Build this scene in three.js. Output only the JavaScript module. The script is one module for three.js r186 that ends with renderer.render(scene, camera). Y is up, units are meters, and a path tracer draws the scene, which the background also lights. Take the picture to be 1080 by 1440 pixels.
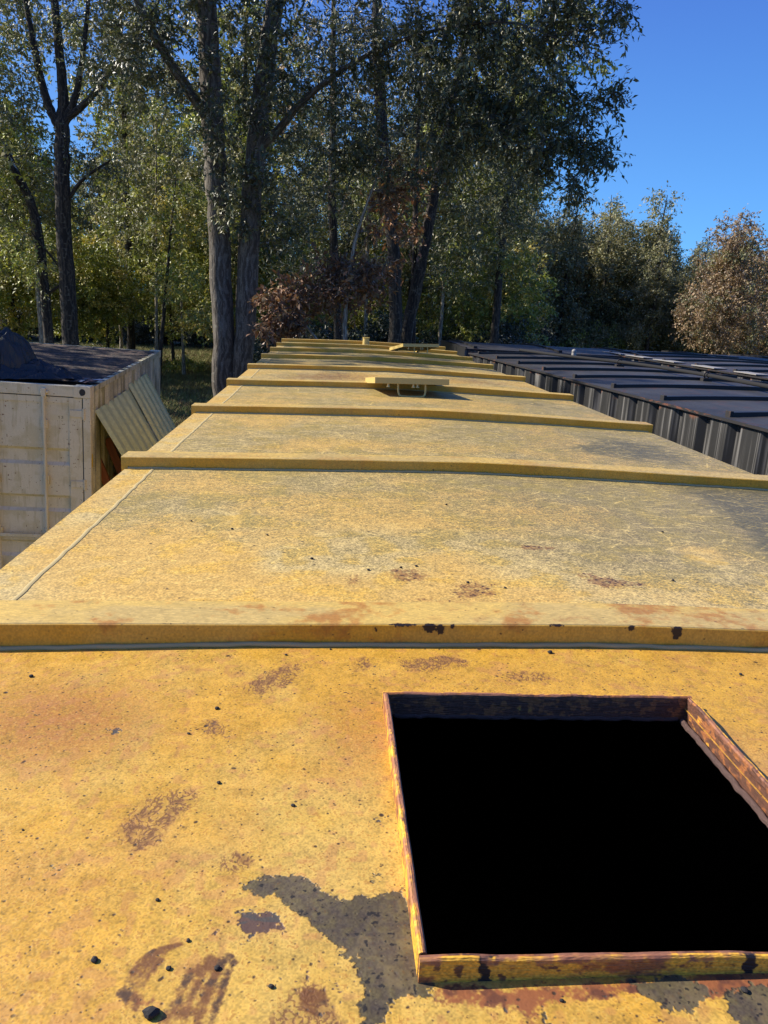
import * as THREE from 'three';
import { mergeGeometries } from 'three/addons/utils/BufferGeometryUtils.js';
import { RoundedBoxGeometry } from 'three/addons/geometries/RoundedBoxGeometry.js';

// ------------------------------------------------------------------ camera, sky, sun, exposure
const EYE = 3.506;                                    // metres above the ground
const scene = new THREE.Scene();
const camera = new THREE.PerspectiveCamera(67.31, 0.75, 0.05, 600);
{
  const pitch = 14.938 * Math.PI / 180, yaw = 4.723 * Math.PI / 180, roll = 3.11 * Math.PI / 180;
  const f = new THREE.Vector3(Math.sin(yaw) * Math.cos(pitch), -Math.sin(pitch), -Math.cos(yaw) * Math.cos(pitch));
  const r = new THREE.Vector3(Math.cos(yaw), 0, Math.sin(yaw)), u = new THREE.Vector3().crossVectors(r, f);
  const r2 = r.clone().multiplyScalar(Math.cos(roll)).addScaledVector(u, Math.sin(roll));
  const u2 = u.clone().multiplyScalar(Math.cos(roll)).addScaledVector(r, -Math.sin(roll));
  camera.quaternion.setFromRotationMatrix(new THREE.Matrix4().makeBasis(r2, u2, f.clone().negate()));
  camera.position.set(0, EYE, 0);
}
scene.add(camera);
const SUN = new THREE.Vector3(-0.768, 0.602, -0.220).normalize();
{
  const W = 1024, H = 512, d = new Float32Array(W * H * 4), v = new THREE.Vector3();
  for (let j = 0; j < H; j++) for (let i = 0; i < W; i++) {
    const el = ((j + 0.5) / H - 0.5) * Math.PI, az = ((i + 0.5) / W - 0.5) * 2 * Math.PI;
    v.set(Math.cos(el) * Math.cos(az), Math.sin(el), Math.cos(el) * Math.sin(az));
    const t = Math.pow(Math.max(0, v.y), 0.5), ang = Math.acos(Math.min(1, v.dot(SUN)));
    const g = 0.55 * Math.exp(-ang / 0.24) + 0.10 * Math.exp(-ang / 0.6);
    const k = (j * W + i) * 4, m = (a, sl, lo) => { const q = a - sl * t - lo; return lo + 0.5 * (q + Math.sqrt(q * q + 0.0016)); };
    d[k] = m(0.171, 0.251, 0.016) + g; d[k + 1] = m(0.505, 0.662, 0.088) + g * 0.95; d[k + 2] = m(0.915, 0.835, 0.37) + g * 0.9; d[k + 3] = 1;
    if (el < 0) { const q = Math.min(1, -el * 6); d[k] += (0.10 - d[k]) * q; d[k + 1] += (0.10 - d[k + 1]) * q; d[k + 2] += (0.08 - d[k + 2]) * q; }
  }
  const t = new THREE.DataTexture(d, W, H, THREE.RGBAFormat, THREE.FloatType);
  t.mapping = THREE.EquirectangularReflectionMapping; t.magFilter = t.minFilter = THREE.LinearFilter; t.needsUpdate = true;
  scene.background = t; scene.environment = t;
}
const sun = new THREE.DirectionalLight(new THREE.Color(1, 0.915, 0.79), 5.0);
sun.name = 'sun'; sun.position.copy(SUN).multiplyScalar(90).add(new THREE.Vector3(0, 0, -10)); sun.target.position.set(0, 0, -10);
sun.castShadow = true; sun.shadow.mapSize.set(4096, 4096); sun.shadow.radius = 1;
Object.assign(sun.shadow.camera, { left: -45, right: 45, top: 45, bottom: -45, near: 1, far: 220 });
scene.add(sun, sun.target);
const renderer = new THREE.WebGLRenderer({ antialias: true });
renderer.toneMapping = THREE.LinearToneMapping; renderer.toneMappingExposure = 1.65;
renderer.shadowMap.enabled = true;

// ------------------------------------------------------------------ helpers
function RNG(seed) { let a = seed >>> 0; return () => { a = (a + 0x6D2B79F5) | 0; let t = Math.imul(a ^ (a >>> 15), 1 | a); t = (t + Math.imul(t ^ (t >>> 7), 61 | t)) ^ t; return ((t ^ (t >>> 14)) >>> 0) / 4294967296; }; }
const TABLE = new Float32Array(512 * 512); { const r = RNG(1234); for (let i = 0; i < TABLE.length; i++) TABLE[i] = r(); }
const hash2 = (i, j, s) => TABLE[(((j + s * 157) & 511) << 9) | ((i + s * 211) & 511)];
function vn(x, y, s = 0) {                            // value noise 0..1
  const i = Math.floor(x), j = Math.floor(y), fx = x - i, fy = y - j, u = fx * fx * (3 - 2 * fx), w = fy * fy * (3 - 2 * fy);
  const r0 = ((j + s * 157) & 511) << 9, r1 = ((j + 1 + s * 157) & 511) << 9, c0 = (i + s * 211) & 511, c1 = (c0 + 1) & 511;
  const a = TABLE[r0 | c0], b = TABLE[r0 | c1], c = TABLE[r1 | c0], d = TABLE[r1 | c1];
  return a + (b - a) * u + (c - a) * w + (a - b - c + d) * u * w;
}
const fbm = (x, y, o = 4, s = 0) => { let a = 0, k = 0.5, n = 0; for (let i = 0; i < o; i++) { a += k * vn(x, y, s + i * 17); n += k; x = x * 2.03 + 5.1; y = y * 2.03 + 1.7; k *= 0.5; } return a / n; };
const sst = (a, b, x) => { const t = Math.min(1, Math.max(0, (x - a) / (b - a))); return t * t * (3 - 2 * t); };
const used = {};
const numbered = (n) => { used[n] = (used[n] ?? -1) + 1; return used[n] ? n + '_' + String(used[n]).padStart(3, '0') : n; };
const V = (x, y, z) => new THREE.Vector3(x, y, z);
function thing(name, label, category, [x, y, z] = [0, 0, 0], turn = 0, group) {
  const o = new THREE.Group(); o.name = numbered(name); o.position.set(x, y, z); o.rotation.y = turn;
  o.userData = { label, category }; if (group) o.userData.group = group;
  scene.add(o); return o;
}
function part(name, geo, mat, parent, pos, stuff) {
  const m = new THREE.Mesh(Array.isArray(geo) ? merge(geo) : geo, mat); m.name = name; m.castShadow = m.receiveShadow = true;
  if (pos) m.position.set(...pos);
  if (stuff) m.userData.kind = 'stuff';
  parent.add(m); return m;
}
function structure(name, geo, mat) { const m = part(name, geo, mat, scene); m.userData.kind = 'structure'; return m; }
function merge(list) {
  const l = list.map((g) => { const h = g.index ? g.toNonIndexed() : g; for (const k of Object.keys(h.attributes)) if (!['position', 'normal', 'uv'].includes(k)) h.deleteAttribute(k); return h; });
  return mergeGeometries(l);
}
// uv in metres from the dominant axis of each face
function metreUV(g, scale = 1) {
  g = g.index ? g.toNonIndexed() : g; const p = g.attributes.position, uv = new Float32Array(p.count * 2), a = V(), b = V(), c = V();
  for (let i = 0; i < p.count; i += 3) {
    a.fromBufferAttribute(p, i); b.fromBufferAttribute(p, i + 1); c.fromBufferAttribute(p, i + 2);
    const n = b.clone().sub(a).cross(c.clone().sub(a)), ax = Math.abs(n.x), ay = Math.abs(n.y), az = Math.abs(n.z);
    [a, b, c].forEach((q, k) => { const [u, v] = ay >= ax && ay >= az ? [q.x, q.z] : ax >= az ? [q.z, q.y] : [q.x, q.y]; uv[(i + k) * 2] = u * scale; uv[(i + k) * 2 + 1] = v * scale; });
  }
  g.setAttribute('uv', new THREE.BufferAttribute(uv, 2)); return g;
}
function box(x0, x1, y0, y1, z0, z1, bevel = 0) {
  const w = x1 - x0, h = y1 - y0, d = z1 - z0;
  const g = bevel ? new RoundedBoxGeometry(w, h, d, 1, bevel) : new THREE.BoxGeometry(w, h, d);
  return metreUV(g.translate((x0 + x1) / 2, (y0 + y1) / 2, (z0 + z1) / 2));
}
function tube(pts, rad, seg = 8, radial = 8) { return new THREE.TubeGeometry(new THREE.CatmullRomCurve3(pts), seg, rad, radial, false); }
function rod(a, b, r, n = 8) {
  const d = b.clone().sub(a), g = new THREE.CylinderGeometry(r, r, d.length(), n);
  g.applyQuaternion(new THREE.Quaternion().setFromUnitVectors(V(0, 1, 0), d.clone().normalize()));
  return g.translate((a.x + b.x) / 2, (a.y + b.y) / 2, (a.z + b.z) / 2);
}
function strip(xs, zs, y, skip, uvf) {                 // a grid sheet y(x, z)
  const nx = xs.length, nz = zs.length, pos = [], uv = [], idx = [];
  for (let j = 0; j < nz; j++) for (let i = 0; i < nx; i++) { pos.push(xs[i], y(xs[i], zs[j]), zs[j]); uv.push(...uvf(xs[i], zs[j])); }
  for (let j = 0; j < nz - 1; j++) for (let i = 0; i < nx - 1; i++) {
    if (skip && skip((xs[i] + xs[i + 1]) / 2, (zs[j] + zs[j + 1]) / 2)) continue;
    const a = j * nx + i, b = a + 1, c = a + nx, d = c + 1;
    zs[1] > zs[0] ? idx.push(a, c, b, b, c, d) : idx.push(a, b, c, b, d, c);
  }
  const g = new THREE.BufferGeometry(); g.setAttribute('position', new THREE.Float32BufferAttribute(pos, 3)); g.setAttribute('uv', new THREE.Float32BufferAttribute(uv, 2)); g.setIndex(idx); g.computeVertexNormals(); return g;
}
const lin = (a, b, n) => Array.from({ length: n + 1 }, (_, i) => a + (b - a) * i / n);
// ------------------------------------------------------------------ textures
function pixels(W, H, fn, { srgb = true, wrap = THREE.MirroredRepeatWrapping } = {}) {      // fn(u, v, out) with out = rgb 0..255
  const d = new Uint8Array(W * H * 4), o = [0, 0, 0];
  for (let j = 0; j < H; j++) for (let i = 0; i < W; i++) { fn((i + 0.5) / W, (j + 0.5) / H, o); const k = (j * W + i) * 4; for (let c = 0; c < 3; c++) d[k + c] = Math.max(0, Math.min(255, o[c])); d[k + 3] = 255; }
  const t = new THREE.DataTexture(d, W, H); if (srgb) t.colorSpace = THREE.SRGBColorSpace;
  t.wrapS = t.wrapT = wrap; t.magFilter = THREE.LinearFilter; t.minFilter = THREE.LinearMipmapLinearFilter; t.generateMipmaps = true; t.needsUpdate = true; return t;
}
const tex = (W, H, fn, wrap = THREE.MirroredRepeatWrapping) => pixels(W, H, fn, { wrap });
const grey = (W, H, fn, wrap = THREE.MirroredRepeatWrapping) => pixels(W, H, (u, v, o) => { o[0] = o[1] = o[2] = fn(u, v) * 255; }, { srgb: false, wrap });
const mixc = (o, c, k) => { o[0] += (c[0] - o[0]) * k; o[1] += (c[1] - o[1]) * k; o[2] += (c[2] - o[2]) * k; };
function maskOf(W, H, draw, blur) {                     // a canvas drawn in white on black, blurred, read back as 0..1
  const c = document.createElement('canvas'); c.width = W; c.height = H; const x = c.getContext('2d');
  x.fillStyle = '#000'; x.fillRect(0, 0, W, H); x.fillStyle = x.strokeStyle = '#fff'; x.lineCap = 'round'; draw(x);
  const s = x.getImageData(0, 0, W, H).data; let a = new Float32Array(W * H), b = new Float32Array(W * H);
  for (let i = 0; i < W * H; i++) a[i] = s[i * 4] / 255;
  for (let pass = 0; pass < (blur ? 2 : 0); pass++) {
    for (let j = 0; j < H; j++) { let t = 0; for (let i = -blur; i <= blur; i++) t += a[j * W + Math.min(W - 1, Math.max(0, i))]; for (let i = 0; i < W; i++) { b[j * W + i] = t / (2 * blur + 1); t += a[j * W + Math.min(W - 1, i + blur + 1)] - a[j * W + Math.max(0, i - blur)]; } }
    for (let i = 0; i < W; i++) { let t = 0; for (let j = -blur; j <= blur; j++) t += b[Math.min(H - 1, Math.max(0, j)) * W + i]; for (let j = 0; j < H; j++) { a[j * W + i] = t / (2 * blur + 1); t += b[Math.min(H - 1, j + blur + 1) * W + i] - b[Math.max(0, j - blur) * W + i]; } }
  }
  return (u, v) => { const fx = Math.min(W - 1.01, Math.max(0, u * W - 0.5)), fy = Math.min(H - 1.01, Math.max(0, v * H - 0.5)), i = fx | 0, j = fy | 0, p = fx - i, q = fy - j, k = j * W + i; return (a[k] * (1 - p) + a[k + 1] * p) * (1 - q) + (a[k + W] * (1 - p) + a[k + W + 1] * p) * q; };
}
function fleckMask(W, H, wm, hm, layers, seed) {          // flecks drawn at random; layers: [per square metre, rmin, rmax, alpha]
  const R = RNG(seed);
  return maskOf(W, H, (c) => { for (const [n, a, b, al] of layers) for (let i = 0; i < n * wm * hm; i++) { const q = R(), r = a + (b - a) * q * q * q; c.globalAlpha = al * (0.6 + 0.4 * R()); c.beginPath(); c.ellipse(R() * W, R() * H, Math.max(0.35, r / wm * W), Math.max(0.35, r * (0.4 + 0.6 * R()) / hm * H), R() * 3.14, 0, 6.3); c.fill(); } }, 0);
}
const poly = (x, map, pts) => { x.beginPath(); pts.forEach((p, i) => { const q = map(p); i ? x.lineTo(...q) : x.moveTo(...q); }); x.closePath(); x.fill(); };

// ------------------------------------------------------------------ the yellow tank
const XL = -0.648, XR = 1.672, EDGE = 2.95, RIB = 0.040, RIBD = 0.10, ZN = -0.20, ZF = -11.30;
const RIBZ = [1.157, 2.515, 3.842, 5.178, 6.515, 7.842, 9.02, 10.143].map((z) => -z);   // front faces
const HX0 = 0.100, HX1 = 0.522, HZ0 = -0.957, HZ1 = -0.508;                        // hatch opening
const crown = (x) => { const t = Math.abs(2 * (x - XL) / (XR - XL) - 1); return 0.0245 * (1 - Math.pow(t, 1.25)); };
const dent = (x, z) => (fbm(x * 1.6 + 3, z * 1.6 + 40, 2, 5) - 0.5) * 0.012 * sst(0, 0.2, x - XL) * sst(0, 0.2, XR - x);
const roofY = (x, z) => EDGE + crown(x) + dent(x, z);
const gYellow = thing('yellow_storage_tank', 'long yellow steel tank with ribbed rusty roof and an open square hatch', 'storage tank', [0.512, 0, -5.75]);
const yOff = [-0.512, 0, 5.75];
const P0 = { x0: -0.66, x1: 1.10, z0: -0.20, z1: -1.17 }, P1 = { x0: -0.66, x1: 1.70, z0: -1.15, z1: -2.53 };
function nearPaint() {
  const W = 2048, H = 1200, { x0, x1, z0, z1 } = P0, mw = 1024, mh = 600;
  const mp = ([x, z]) => [(x - x0) / (x1 - x0) * mw, (z - z0) / (z1 - z0) * mh], P = (...l) => (c) => l.forEach((p) => poly(c, mp, p));
  const greyM = maskOf(mw, mh, P(
    [[-.063, -.625], [-.044, -.631], [-.022, -.634], [-.008, -.632], [.002, -.62], [.016, -.608], [.029, -.601], [.046, -.601], [.069, -.6], [.078, -.61], [.09, -.615], [.1, -.55], [.102, -.49], [.088, -.495], [.074, -.493], [.064, -.481], [.058, -.472], [.055, -.44], [.04, -.42], [.045, -.472], [.043, -.484], [.051, -.501], [.043, -.521], [.029, -.548], [.017, -.552], [.003, -.576], [-.01, -.584], [-.027, -.605], [-.037, -.611], [-.053, -.605]],
    [[.265, -.5], [.316, -.504], [.335, -.492], [.31, -.472], [.286, -.47], [.284, -.479]], [[.34, -.487], [.40, -.493], [.39, -.45], [.335, -.455]], [[.18, -.493], [.184, -.491], [.193, -.462], [.184, -.462]],
    [[-.257, -.647], [-.251, -.643], [-.236, -.649], [-.206, -.667], [-.236, -.653]], [[-.258, -.653], [-.249, -.658], [-.244, -.667], [-.250, -.662]], [[.061, -.629], [.07, -.636], [.071, -.624], [.062, -.617]], [[-.246, -.660], [-.238, -.662], [-.236, -.656], [-.244, -.656]]), 4);
  const purpM = maskOf(mw, mh, P([[-.066, -.579], [-.058, -.587], [-.036, -.587], [-.025, -.578], [-.023, -.57], [-.037, -.564], [-.059, -.564]], [[-.093, -.562], [-.082, -.572], [-.074, -.58], [-.07, -.575], [-.078, -.567]], [[.07, -.72], [.08, -.727], [.081, -.709], [.073, -.703]], [[-.26, -.902], [-.244, -.905], [-.246, -.893], [-.258, -.893]]), 4);
  const printM = maskOf(mw, mh, P([[-.117, -1.01], [-.103, -1.021], [-.081, -1.059], [-.024, -1.102], [-.028, -1.05], [-.052, -1.009], [-.086, -.994]], [[.052, -1.053], [.065, -1.113], [.088, -1.114], [.08, -1.077]], [[-.146, -.934], [-.126, -.925], [-.103, -.89], [-.139, -.89]],
    [[-.203, -.708], [-.194, -.744], [-.183, -.763], [-.146, -.779], [-.131, -.77], [-.129, -.744], [-.153, -.714], [-.157, -.681], [-.179, -.67], [-.193, -.681]], [[-.094, -.66], [-.07, -.67], [-.051, -.654], [-.067, -.639], [-.087, -.637]], [[.12, -1.10], [.22, -1.12], [.24, -1.08], [.15, -1.06]], [[.28, -1.03], [.36, -1.03], [.35, -1.06], [.29, -1.06]],
    [[-.025, -.486], [-.012, -.502], [-.001, -.513], [.013, -.508], [.011, -.491], [.022, -.479], [.03, -.46], [-.03, -.455]]), 5);
  const rustM = maskOf(mw, mh, P([[.101, -.502], [.179, -.495], [.278, -.503], [.42, -.506], [.42, -.488], [.33, -.482], [.264, -.49], [.171, -.481], [.108, -.487]], [[.169, -.492], [.178, -.491], [.184, -.46], [.171, -.46]], [[-.13, -.50], [-.118, -.503], [-.121, -.488], [-.132, -.489]]), 4);
  const smearM = maskOf(2048, 1130, (c) => {
    const q2 = ([x, z]) => [(x - x0) / (x1 - x0) * 2048, (z - z0) / (z1 - z0) * 1130], L = (w, ...p) => { c.lineWidth = w; const m = p.map(q2); c.beginPath(); c.moveTo(...m[0]); for (let i = 1; i < m.length - 1; i++) c.quadraticCurveTo(...m[i], (m[i][0] + m[i + 1][0]) / 2, (m[i][1] + m[i + 1][1]) / 2); c.lineTo(...m[m.length - 1]); c.stroke(); };
    for (let k = 0; k < 5; k++) { const e = k * 0.0046; c.globalAlpha = [1, 0.8, 1, 0.7, 0.9][k]; L(4.2, [-.151 + e, -.503], [-.147 + e, -.524], [-.138 + e * .9, -.541], [-.128 + e * .6, -.551], [-.112 + e * .2, -.5535]); }
    for (let k = 0; k < 8; k++) { const e = k * 0.0055; c.globalAlpha = 0.65 + 0.35 * (k % 2); L(4 + (k % 3), [-.113 + e, -.46 + .002 * (k % 3)], [-.108 + e, -.500], [-.096 + e * .9, -.53 - .004 * (k % 2)]); }
    c.globalAlpha = 0.8; for (const p of [[[-.152, -.506], [-.146, -.512], [-.136, -.503], [-.127, -.494], [-.133, -.488], [-.142, -.494]], [[-.094, -.533], [-.086, -.542], [-.074, -.538], [-.066, -.544], [-.060, -.538], [-.068, -.528], [-.075, -.517], [-.082, -.523], [-.090, -.519]], [[-.008, -.500], [.002, -.507], [.014, -.502], [.018, -.492], [.010, -.488], [.006, -.478], [-.004, -.486]]]) poly(c, q2, p);
  }, 2);
  const stainM = maskOf(512, 300, (c) => { const m2 = ([x, z]) => [(x - x0) / (x1 - x0) * 512, (z - z0) / (z1 - z0) * 300]; poly(c, m2, [[-.44, -1.00], [-.358, -1.04], [-.238, -.975], [-.21, -.905], [-.267, -.85], [-.368, -.84], [-.46, -.87]]); poly(c, m2, [[.02, -.98], [.09, -1.0], [.09, -.86], [.06, -.75], [.03, -.85]]); }, 14);
  const fl = fleckMask(W, H, 1.8, 1.05, [[7600, 0.0004, 0.0019, 0.95], [150, 0.0008, 0.0036, 0.95]], 51), fl3 = fleckMask(W, H, 1.8, 1.05, [[26000, 0.0004, 0.0011, 0.9]], 71);
  const h = new Float32Array(W * H), rr = new Float32Array(W * H);
  const map = tex(W, H, (u, v, o) => {
    const x = x0 + u * (x1 - x0), z = z0 + v * (z1 - z0), k = Math.floor(v * H) * W + Math.floor(u * W);
    const n1 = fbm(x * 4, z * 4, 4, 1), n2 = fbm(x * 22 + 7, z * 17, 3, 2), n3 = vn(x * 190, z * 190, 3), n4 = vn(x * 620, z * 620, 4), n5 = fbm(x * 60, z * 60, 3, 9);
    o[0] = 226; o[1] = 172; o[2] = 66;
    mixc(o, [226, 190, 110], 0.75 * sst(0.42, 0.75, n1 * 0.8 + n2 * 0.2));
    mixc(o, [214, 158, 96], 0.45 * sst(0.52, 0.75, fbm(x * 6 + 30, z * 6, 3, 11)));
    mixc(o, [236, 180, 58], 0.4 * sst(0.55, 0.75, fbm(x * 9, z * 9 + 12, 3, 12)));
    mixc(o, [168, 104, 52], 0.72 * stainM(u, v) * (0.45 + 0.55 * sst(0.35, 0.6, n5 * 0.6 + n3 * 0.4)));
    const g = 0.74 + 0.18 * n3 + 0.30 * n4 + (n5 - 0.5) * 0.16; o[0] *= g; o[1] *= g; o[2] *= g * (0.94 + 0.12 * n2);
    mixc(o, [140, 92, 40], 0.55 * sst(0.60, 0.82, n4 * 0.6 + n3 * 0.4)); mixc(o, [244, 206, 120], 0.4 * sst(0.62, 0.85, vn(x * 560, z * 560, 14) * 0.7 + n3 * 0.3));
    mixc(o, [196, 132, 92], 0.32 * sst(0.60, 0.72, vn(x * 95, z * 95, 19) * 0.6 + n2 * 0.4));
    let hh = 0.5 + 0.08 * (n4 - 0.5) + 0.12 * (n3 - 0.5), ro = 0.50 + 0.25 * (n5 - 0.4);
    const pr = printM(u, v), sv = smearM(u, v), rv = rustM(u, v), pv = purpM(u, v), gm = greyM(u, v);
    if (pr + sv + rv + pv + gm > 0.002) {
    const nEdge = (0.5 * fbm(x * 90, z * 90, 2, 21) + 0.3 * vn(x * 330, z * 330, 22) + 0.2 * vn(x * 700, z * 700, 23) - 0.5) * 1.5;
    const wx = fbm(x * 40, z * 40, 2, 31) * 3, worm = Math.abs(fbm(x * 210 + wx, z * 140 - wx, 3, 32) - 0.5);
    const prk = sst(0.15, 0.7, pr + nEdge * 0.4) * (0.75 * (1 - sst(0.03, 0.10, worm)) + 0.5 * sst(0.5, 0.7, n5)) + 0.25 * sst(0.35, 0.9, pr) * n4;
    mixc(o, [118, 76, 46], 0.9 * Math.min(1, prk)); hh -= 0.15 * prk; ro += 0.2 * prk;
    const sm = sst(0.25, 0.95, sv + nEdge * 0.95) * sst(0.02, 0.12, sv); mixc(o, [112, 66, 32], 0.86 * sm); mixc(o, [52, 38, 36], 0.6 * sm * sst(0.55, 0.68, n5)); ro += 0.15 * sm;
    const ru = sst(0.3, 0.7, rv + nEdge * 0.8); mixc(o, [150, 84, 52], 0.9 * ru); mixc(o, [92, 50, 40], ru * 0.7 * sst(0.5, 0.62, n5)); ro += 0.3 * ru;
    const pu = sst(0.4, 0.55, pv + nEdge * 1.1); mixc(o, [96, 70, 66], pu); if (pu > 0) mixc(o, [70, 72, 78], pu * 0.7 * sst(0.5, 0.6, fbm(x * 40, z * 130, 3, 41))); hh -= 0.25 * pu; ro += 0.2 * pu;
    const gr = sst(0.40, 0.52, gm + nEdge * 0.75);
    if (gr > 0) { const c = [92 + 40 * (n2 - 0.5) + 22 * (n3 - 0.5) + 26 * (n4 - 0.5), 80 + 36 * (n2 - 0.5) + 22 * (n3 - 0.5) + 26 * (n4 - 0.5), 62 + 30 * (n2 - 0.5) + 20 * (n4 - 0.5)]; mixc(o, c, gr); mixc(o, [128, 110, 82], gr * 0.5 * sst(0.55, 0.7, n5)); mixc(o, [24, 20, 18], gr * 0.9 * sst(0.70, 0.78, fbm(x * 240, z * 240, 3, 43))); hh -= 0.3 * gr; ro += 0.12 * gr; }
    }
    const f1 = fl(u, v), f3 = fl3(u, v);
    if (f3 > 0) mixc(o, [112, 72, 36], 0.8 * f3 * sst(0.3, 0.6, n2)); if (f1 > 0) { mixc(o, [46, 32, 24], 0.92 * f1); hh -= 0.2 * f1; }
    h[k] = hh; rr[k] = ro;
  });
  const at = (A) => (u, v) => A[Math.floor(v * H) * W + Math.floor(u * W)];
  return new THREE.MeshStandardMaterial({ name: 'near_yellow_paint', map, bumpMap: grey(W, H, at(h)), bumpScale: 0.0022, roughnessMap: grey(W / 2, H / 2, (u, v) => Math.min(1, at(rr)(u, v))), roughness: 1, metalness: 0, color: new THREE.Color(0.67, 0.675, 0.54) });
}
function dustyPaint(W, H, { x0, x1, z0, z1 }, seed, opt) {
  const rnd = RNG(seed), mw = W / 2, mh = H / 2, sx = mw / (x1 - x0), mp = ([x, z]) => [(x - x0) * sx, (z - z0) / (z1 - z0) * mh];
  const L = z0 - z1, fl = fleckMask(W, H, x1 - x0, L, [[128, 0.0008, 0.0038, 1], [1100, 0.0005, 0.0018, 1]], 61 + seed);
  const scr = maskOf(mw, mh, (c) => {
    for (let i = 0; i < opt.scratches; i++) {
      const x = x0 + rnd() * (x1 - x0), z = z0 - rnd() * L, a = (rnd() < 0.7 ? (rnd() - 0.5) * 1.4 : rnd() * 6.3), l = 0.01 + 0.07 * rnd() * rnd() * rnd(), b = a + (rnd() - 0.5) * 1.6;
      c.lineWidth = 0.5 + rnd() * rnd() * 1.6; c.globalAlpha = 0.35 + 0.65 * rnd(); c.beginPath(); c.moveTo(...mp([x, z])); c.quadraticCurveTo(...mp([x + Math.cos(a) * l, z + Math.sin(a) * l]), ...mp([x + Math.cos(a) * l + Math.cos(b) * l, z + Math.sin(a) * l + Math.sin(b) * l])); c.stroke();
    }
  }, 0);
  const rubM = maskOf(mw, mh, (c) => {
    for (const p of opt.rub ?? []) poly(c, mp, p);
    for (let i = 0; i < opt.rubs; i++) { const x = x0 + 0.2 + rnd() * (x1 - x0 - 0.4), z = z0 - rnd() * L, a = rnd() * 3, l = 0.02 + 0.12 * rnd(); c.lineWidth = 3 + 9 * rnd(); c.globalAlpha = 0.3 + 0.5 * rnd(); c.beginPath(); c.moveTo(...mp([x, z])); c.quadraticCurveTo(...mp([x + l, z + 0.05 * (rnd() - .5)]), ...mp([x + l * Math.cos(a) * 2, z + l * Math.sin(a)])); c.stroke(); }
  }, 5);
  const darkM = maskOf(mw, mh, (c) => { for (const p of opt.dark ?? []) poly(c, mp, p); }, 30), rustM = maskOf(mw, mh, (c) => { for (const p of opt.rust ?? []) poly(c, mp, p); }, opt.rustBlur ?? 5);
  const map = tex(W, H, (u, v, o) => {
    const x = x0 + u * (x1 - x0), z = z0 + v * (z1 - z0);
    const n1 = fbm(x * 3 + seed, z * 3, 4, 1), n2 = fbm(x * 15, z * 15 + seed, 3, 2), n4 = vn(x * 420, z * 420, 4), n6 = vn(x * 150 + 0.6 * z * 150, z * 420, seed + 5), n5 = fbm(x * 60, z * 60, 3, 9);
    o[0] = 218; o[1] = 178; o[2] = 102; mixc(o, [214, 188, 132], sst(0.35, 0.65, n1)); mixc(o, [230, 182, 78], 0.6 * sst(0.5, 0.7, n2));
    const inner = sst(-0.003, 0.003, x + 0.555), cov = (opt.cover(x, z) + (n1 - 0.5) * 0.55 + (n2 - 0.5) * 0.45) * (0.35 + 0.65 * inner);
    const rub = rubM(u, v), s = scr(u, v);
    let k = sst(-0.20, 0.30, cov - (0.42 * n6 + 0.38 * n4 + 0.2 * n5) + 0.14); k *= 1 - 0.75 * rub * (0.5 + n5); k *= 1 - 0.85 * s;
    mixc(o, [150 + 26 * (n2 - 0.5), 134 + 26 * (n2 - 0.5), 90], 0.88 * k);
    const dm = darkM(u, v), dk = dm < 0.02 ? 0 : sst(0.12, 0.9, dm * 1.1 + (n5 - 0.5) * 0.5 + (n2 - 0.5) * 0.9) * (1 - 0.7 * s); mixc(o, [96, 90, 68], dk * (0.35 + 0.6 * sst(0.3, 0.6, n6 * 0.5 + n4 * 0.5)));
    mixc(o, [246, 216, 138], 0.65 * s);
    const g = 0.70 + 0.34 * n4 + 0.16 * vn(x * 240 + 9, z * 150, 27) + 0.08 * n5; o[0] *= g; o[1] *= g; o[2] *= g;
    const rv = rustM(u, v); if (rv > 0.01) { const rk = sst(0.3, 0.85, rv * 0.8 + (n5 - 0.5) * 1.0 + (vn(x * 260, z * 260, 8) - 0.5) * 0.7); mixc(o, [134, 88, 52], 0.62 * rk); mixc(o, [60, 40, 34], rk * 0.75 * sst(0.58, 0.68, fbm(x * 150, z * 150, 2, 12))); }
    mixc(o, [50, 38, 28], 0.9 * fl(u, v));
  });
  return new THREE.MeshStandardMaterial({ name: 'dusty_yellow_paint', map, color: new THREE.Color(0.70, 0.70, 0.59), roughness: 0.55, metalness: 0, bumpMap: fineBump, bumpScale: 0.0012 });
}
const fineBump = grey(512, 512, (u, v) => 0.25 * vn(u * 160, v * 160, 3) + 0.35 * vn(u * 60, v * 60, 5) + 0.4 * fbm(u * 18, v * 18, 3, 6));
const mNear = nearPaint();
const mP1 = dustyPaint(2048, 1196, P1, 7, { scratches: 5200, rubs: 34, cover: (x, z) => 0.30 + 0.30 * sst(-0.1, 1.3, x) + 0.20 * sst(-1.4, -2.3, z) - 0.22 * sst(-1.9, -1.3, z),
  rub: [[[-.255, -2.02], [-.207, -2.01], [-.205, -1.83], [-.23, -1.85]], [[.10, -1.9], [.28, -1.95], [.26, -1.85], [.15, -1.8]], [[.85, -1.75], [.98, -1.78], [.95, -1.6], [.88, -1.62]]],
  dark: [[[1.22, -2.60], [1.8, -2.66], [1.8, -1.4], [1.2, -1.5], [1.10, -1.75], [1.13, -1.9], [1.2, -2.17]]],
  rust: [[[.05, -1.483], [.087, -1.508], [.088, -1.453], [.053, -1.434]], [[.145, -1.535], [.203, -1.548], [.224, -1.475], [.157, -1.458]], [[.273, -1.458], [.346, -1.455], [.347, -1.392], [.259, -1.371]], [[.465, -1.741], [.559, -1.733], [.554, -1.70], [.474, -1.69]], [[.544, -1.54], [.617, -1.505], [.711, -1.469], [.571, -1.44]], [[.18, -1.37], [.26, -1.365], [.25, -1.352], [.2, -1.352]]] });
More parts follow.
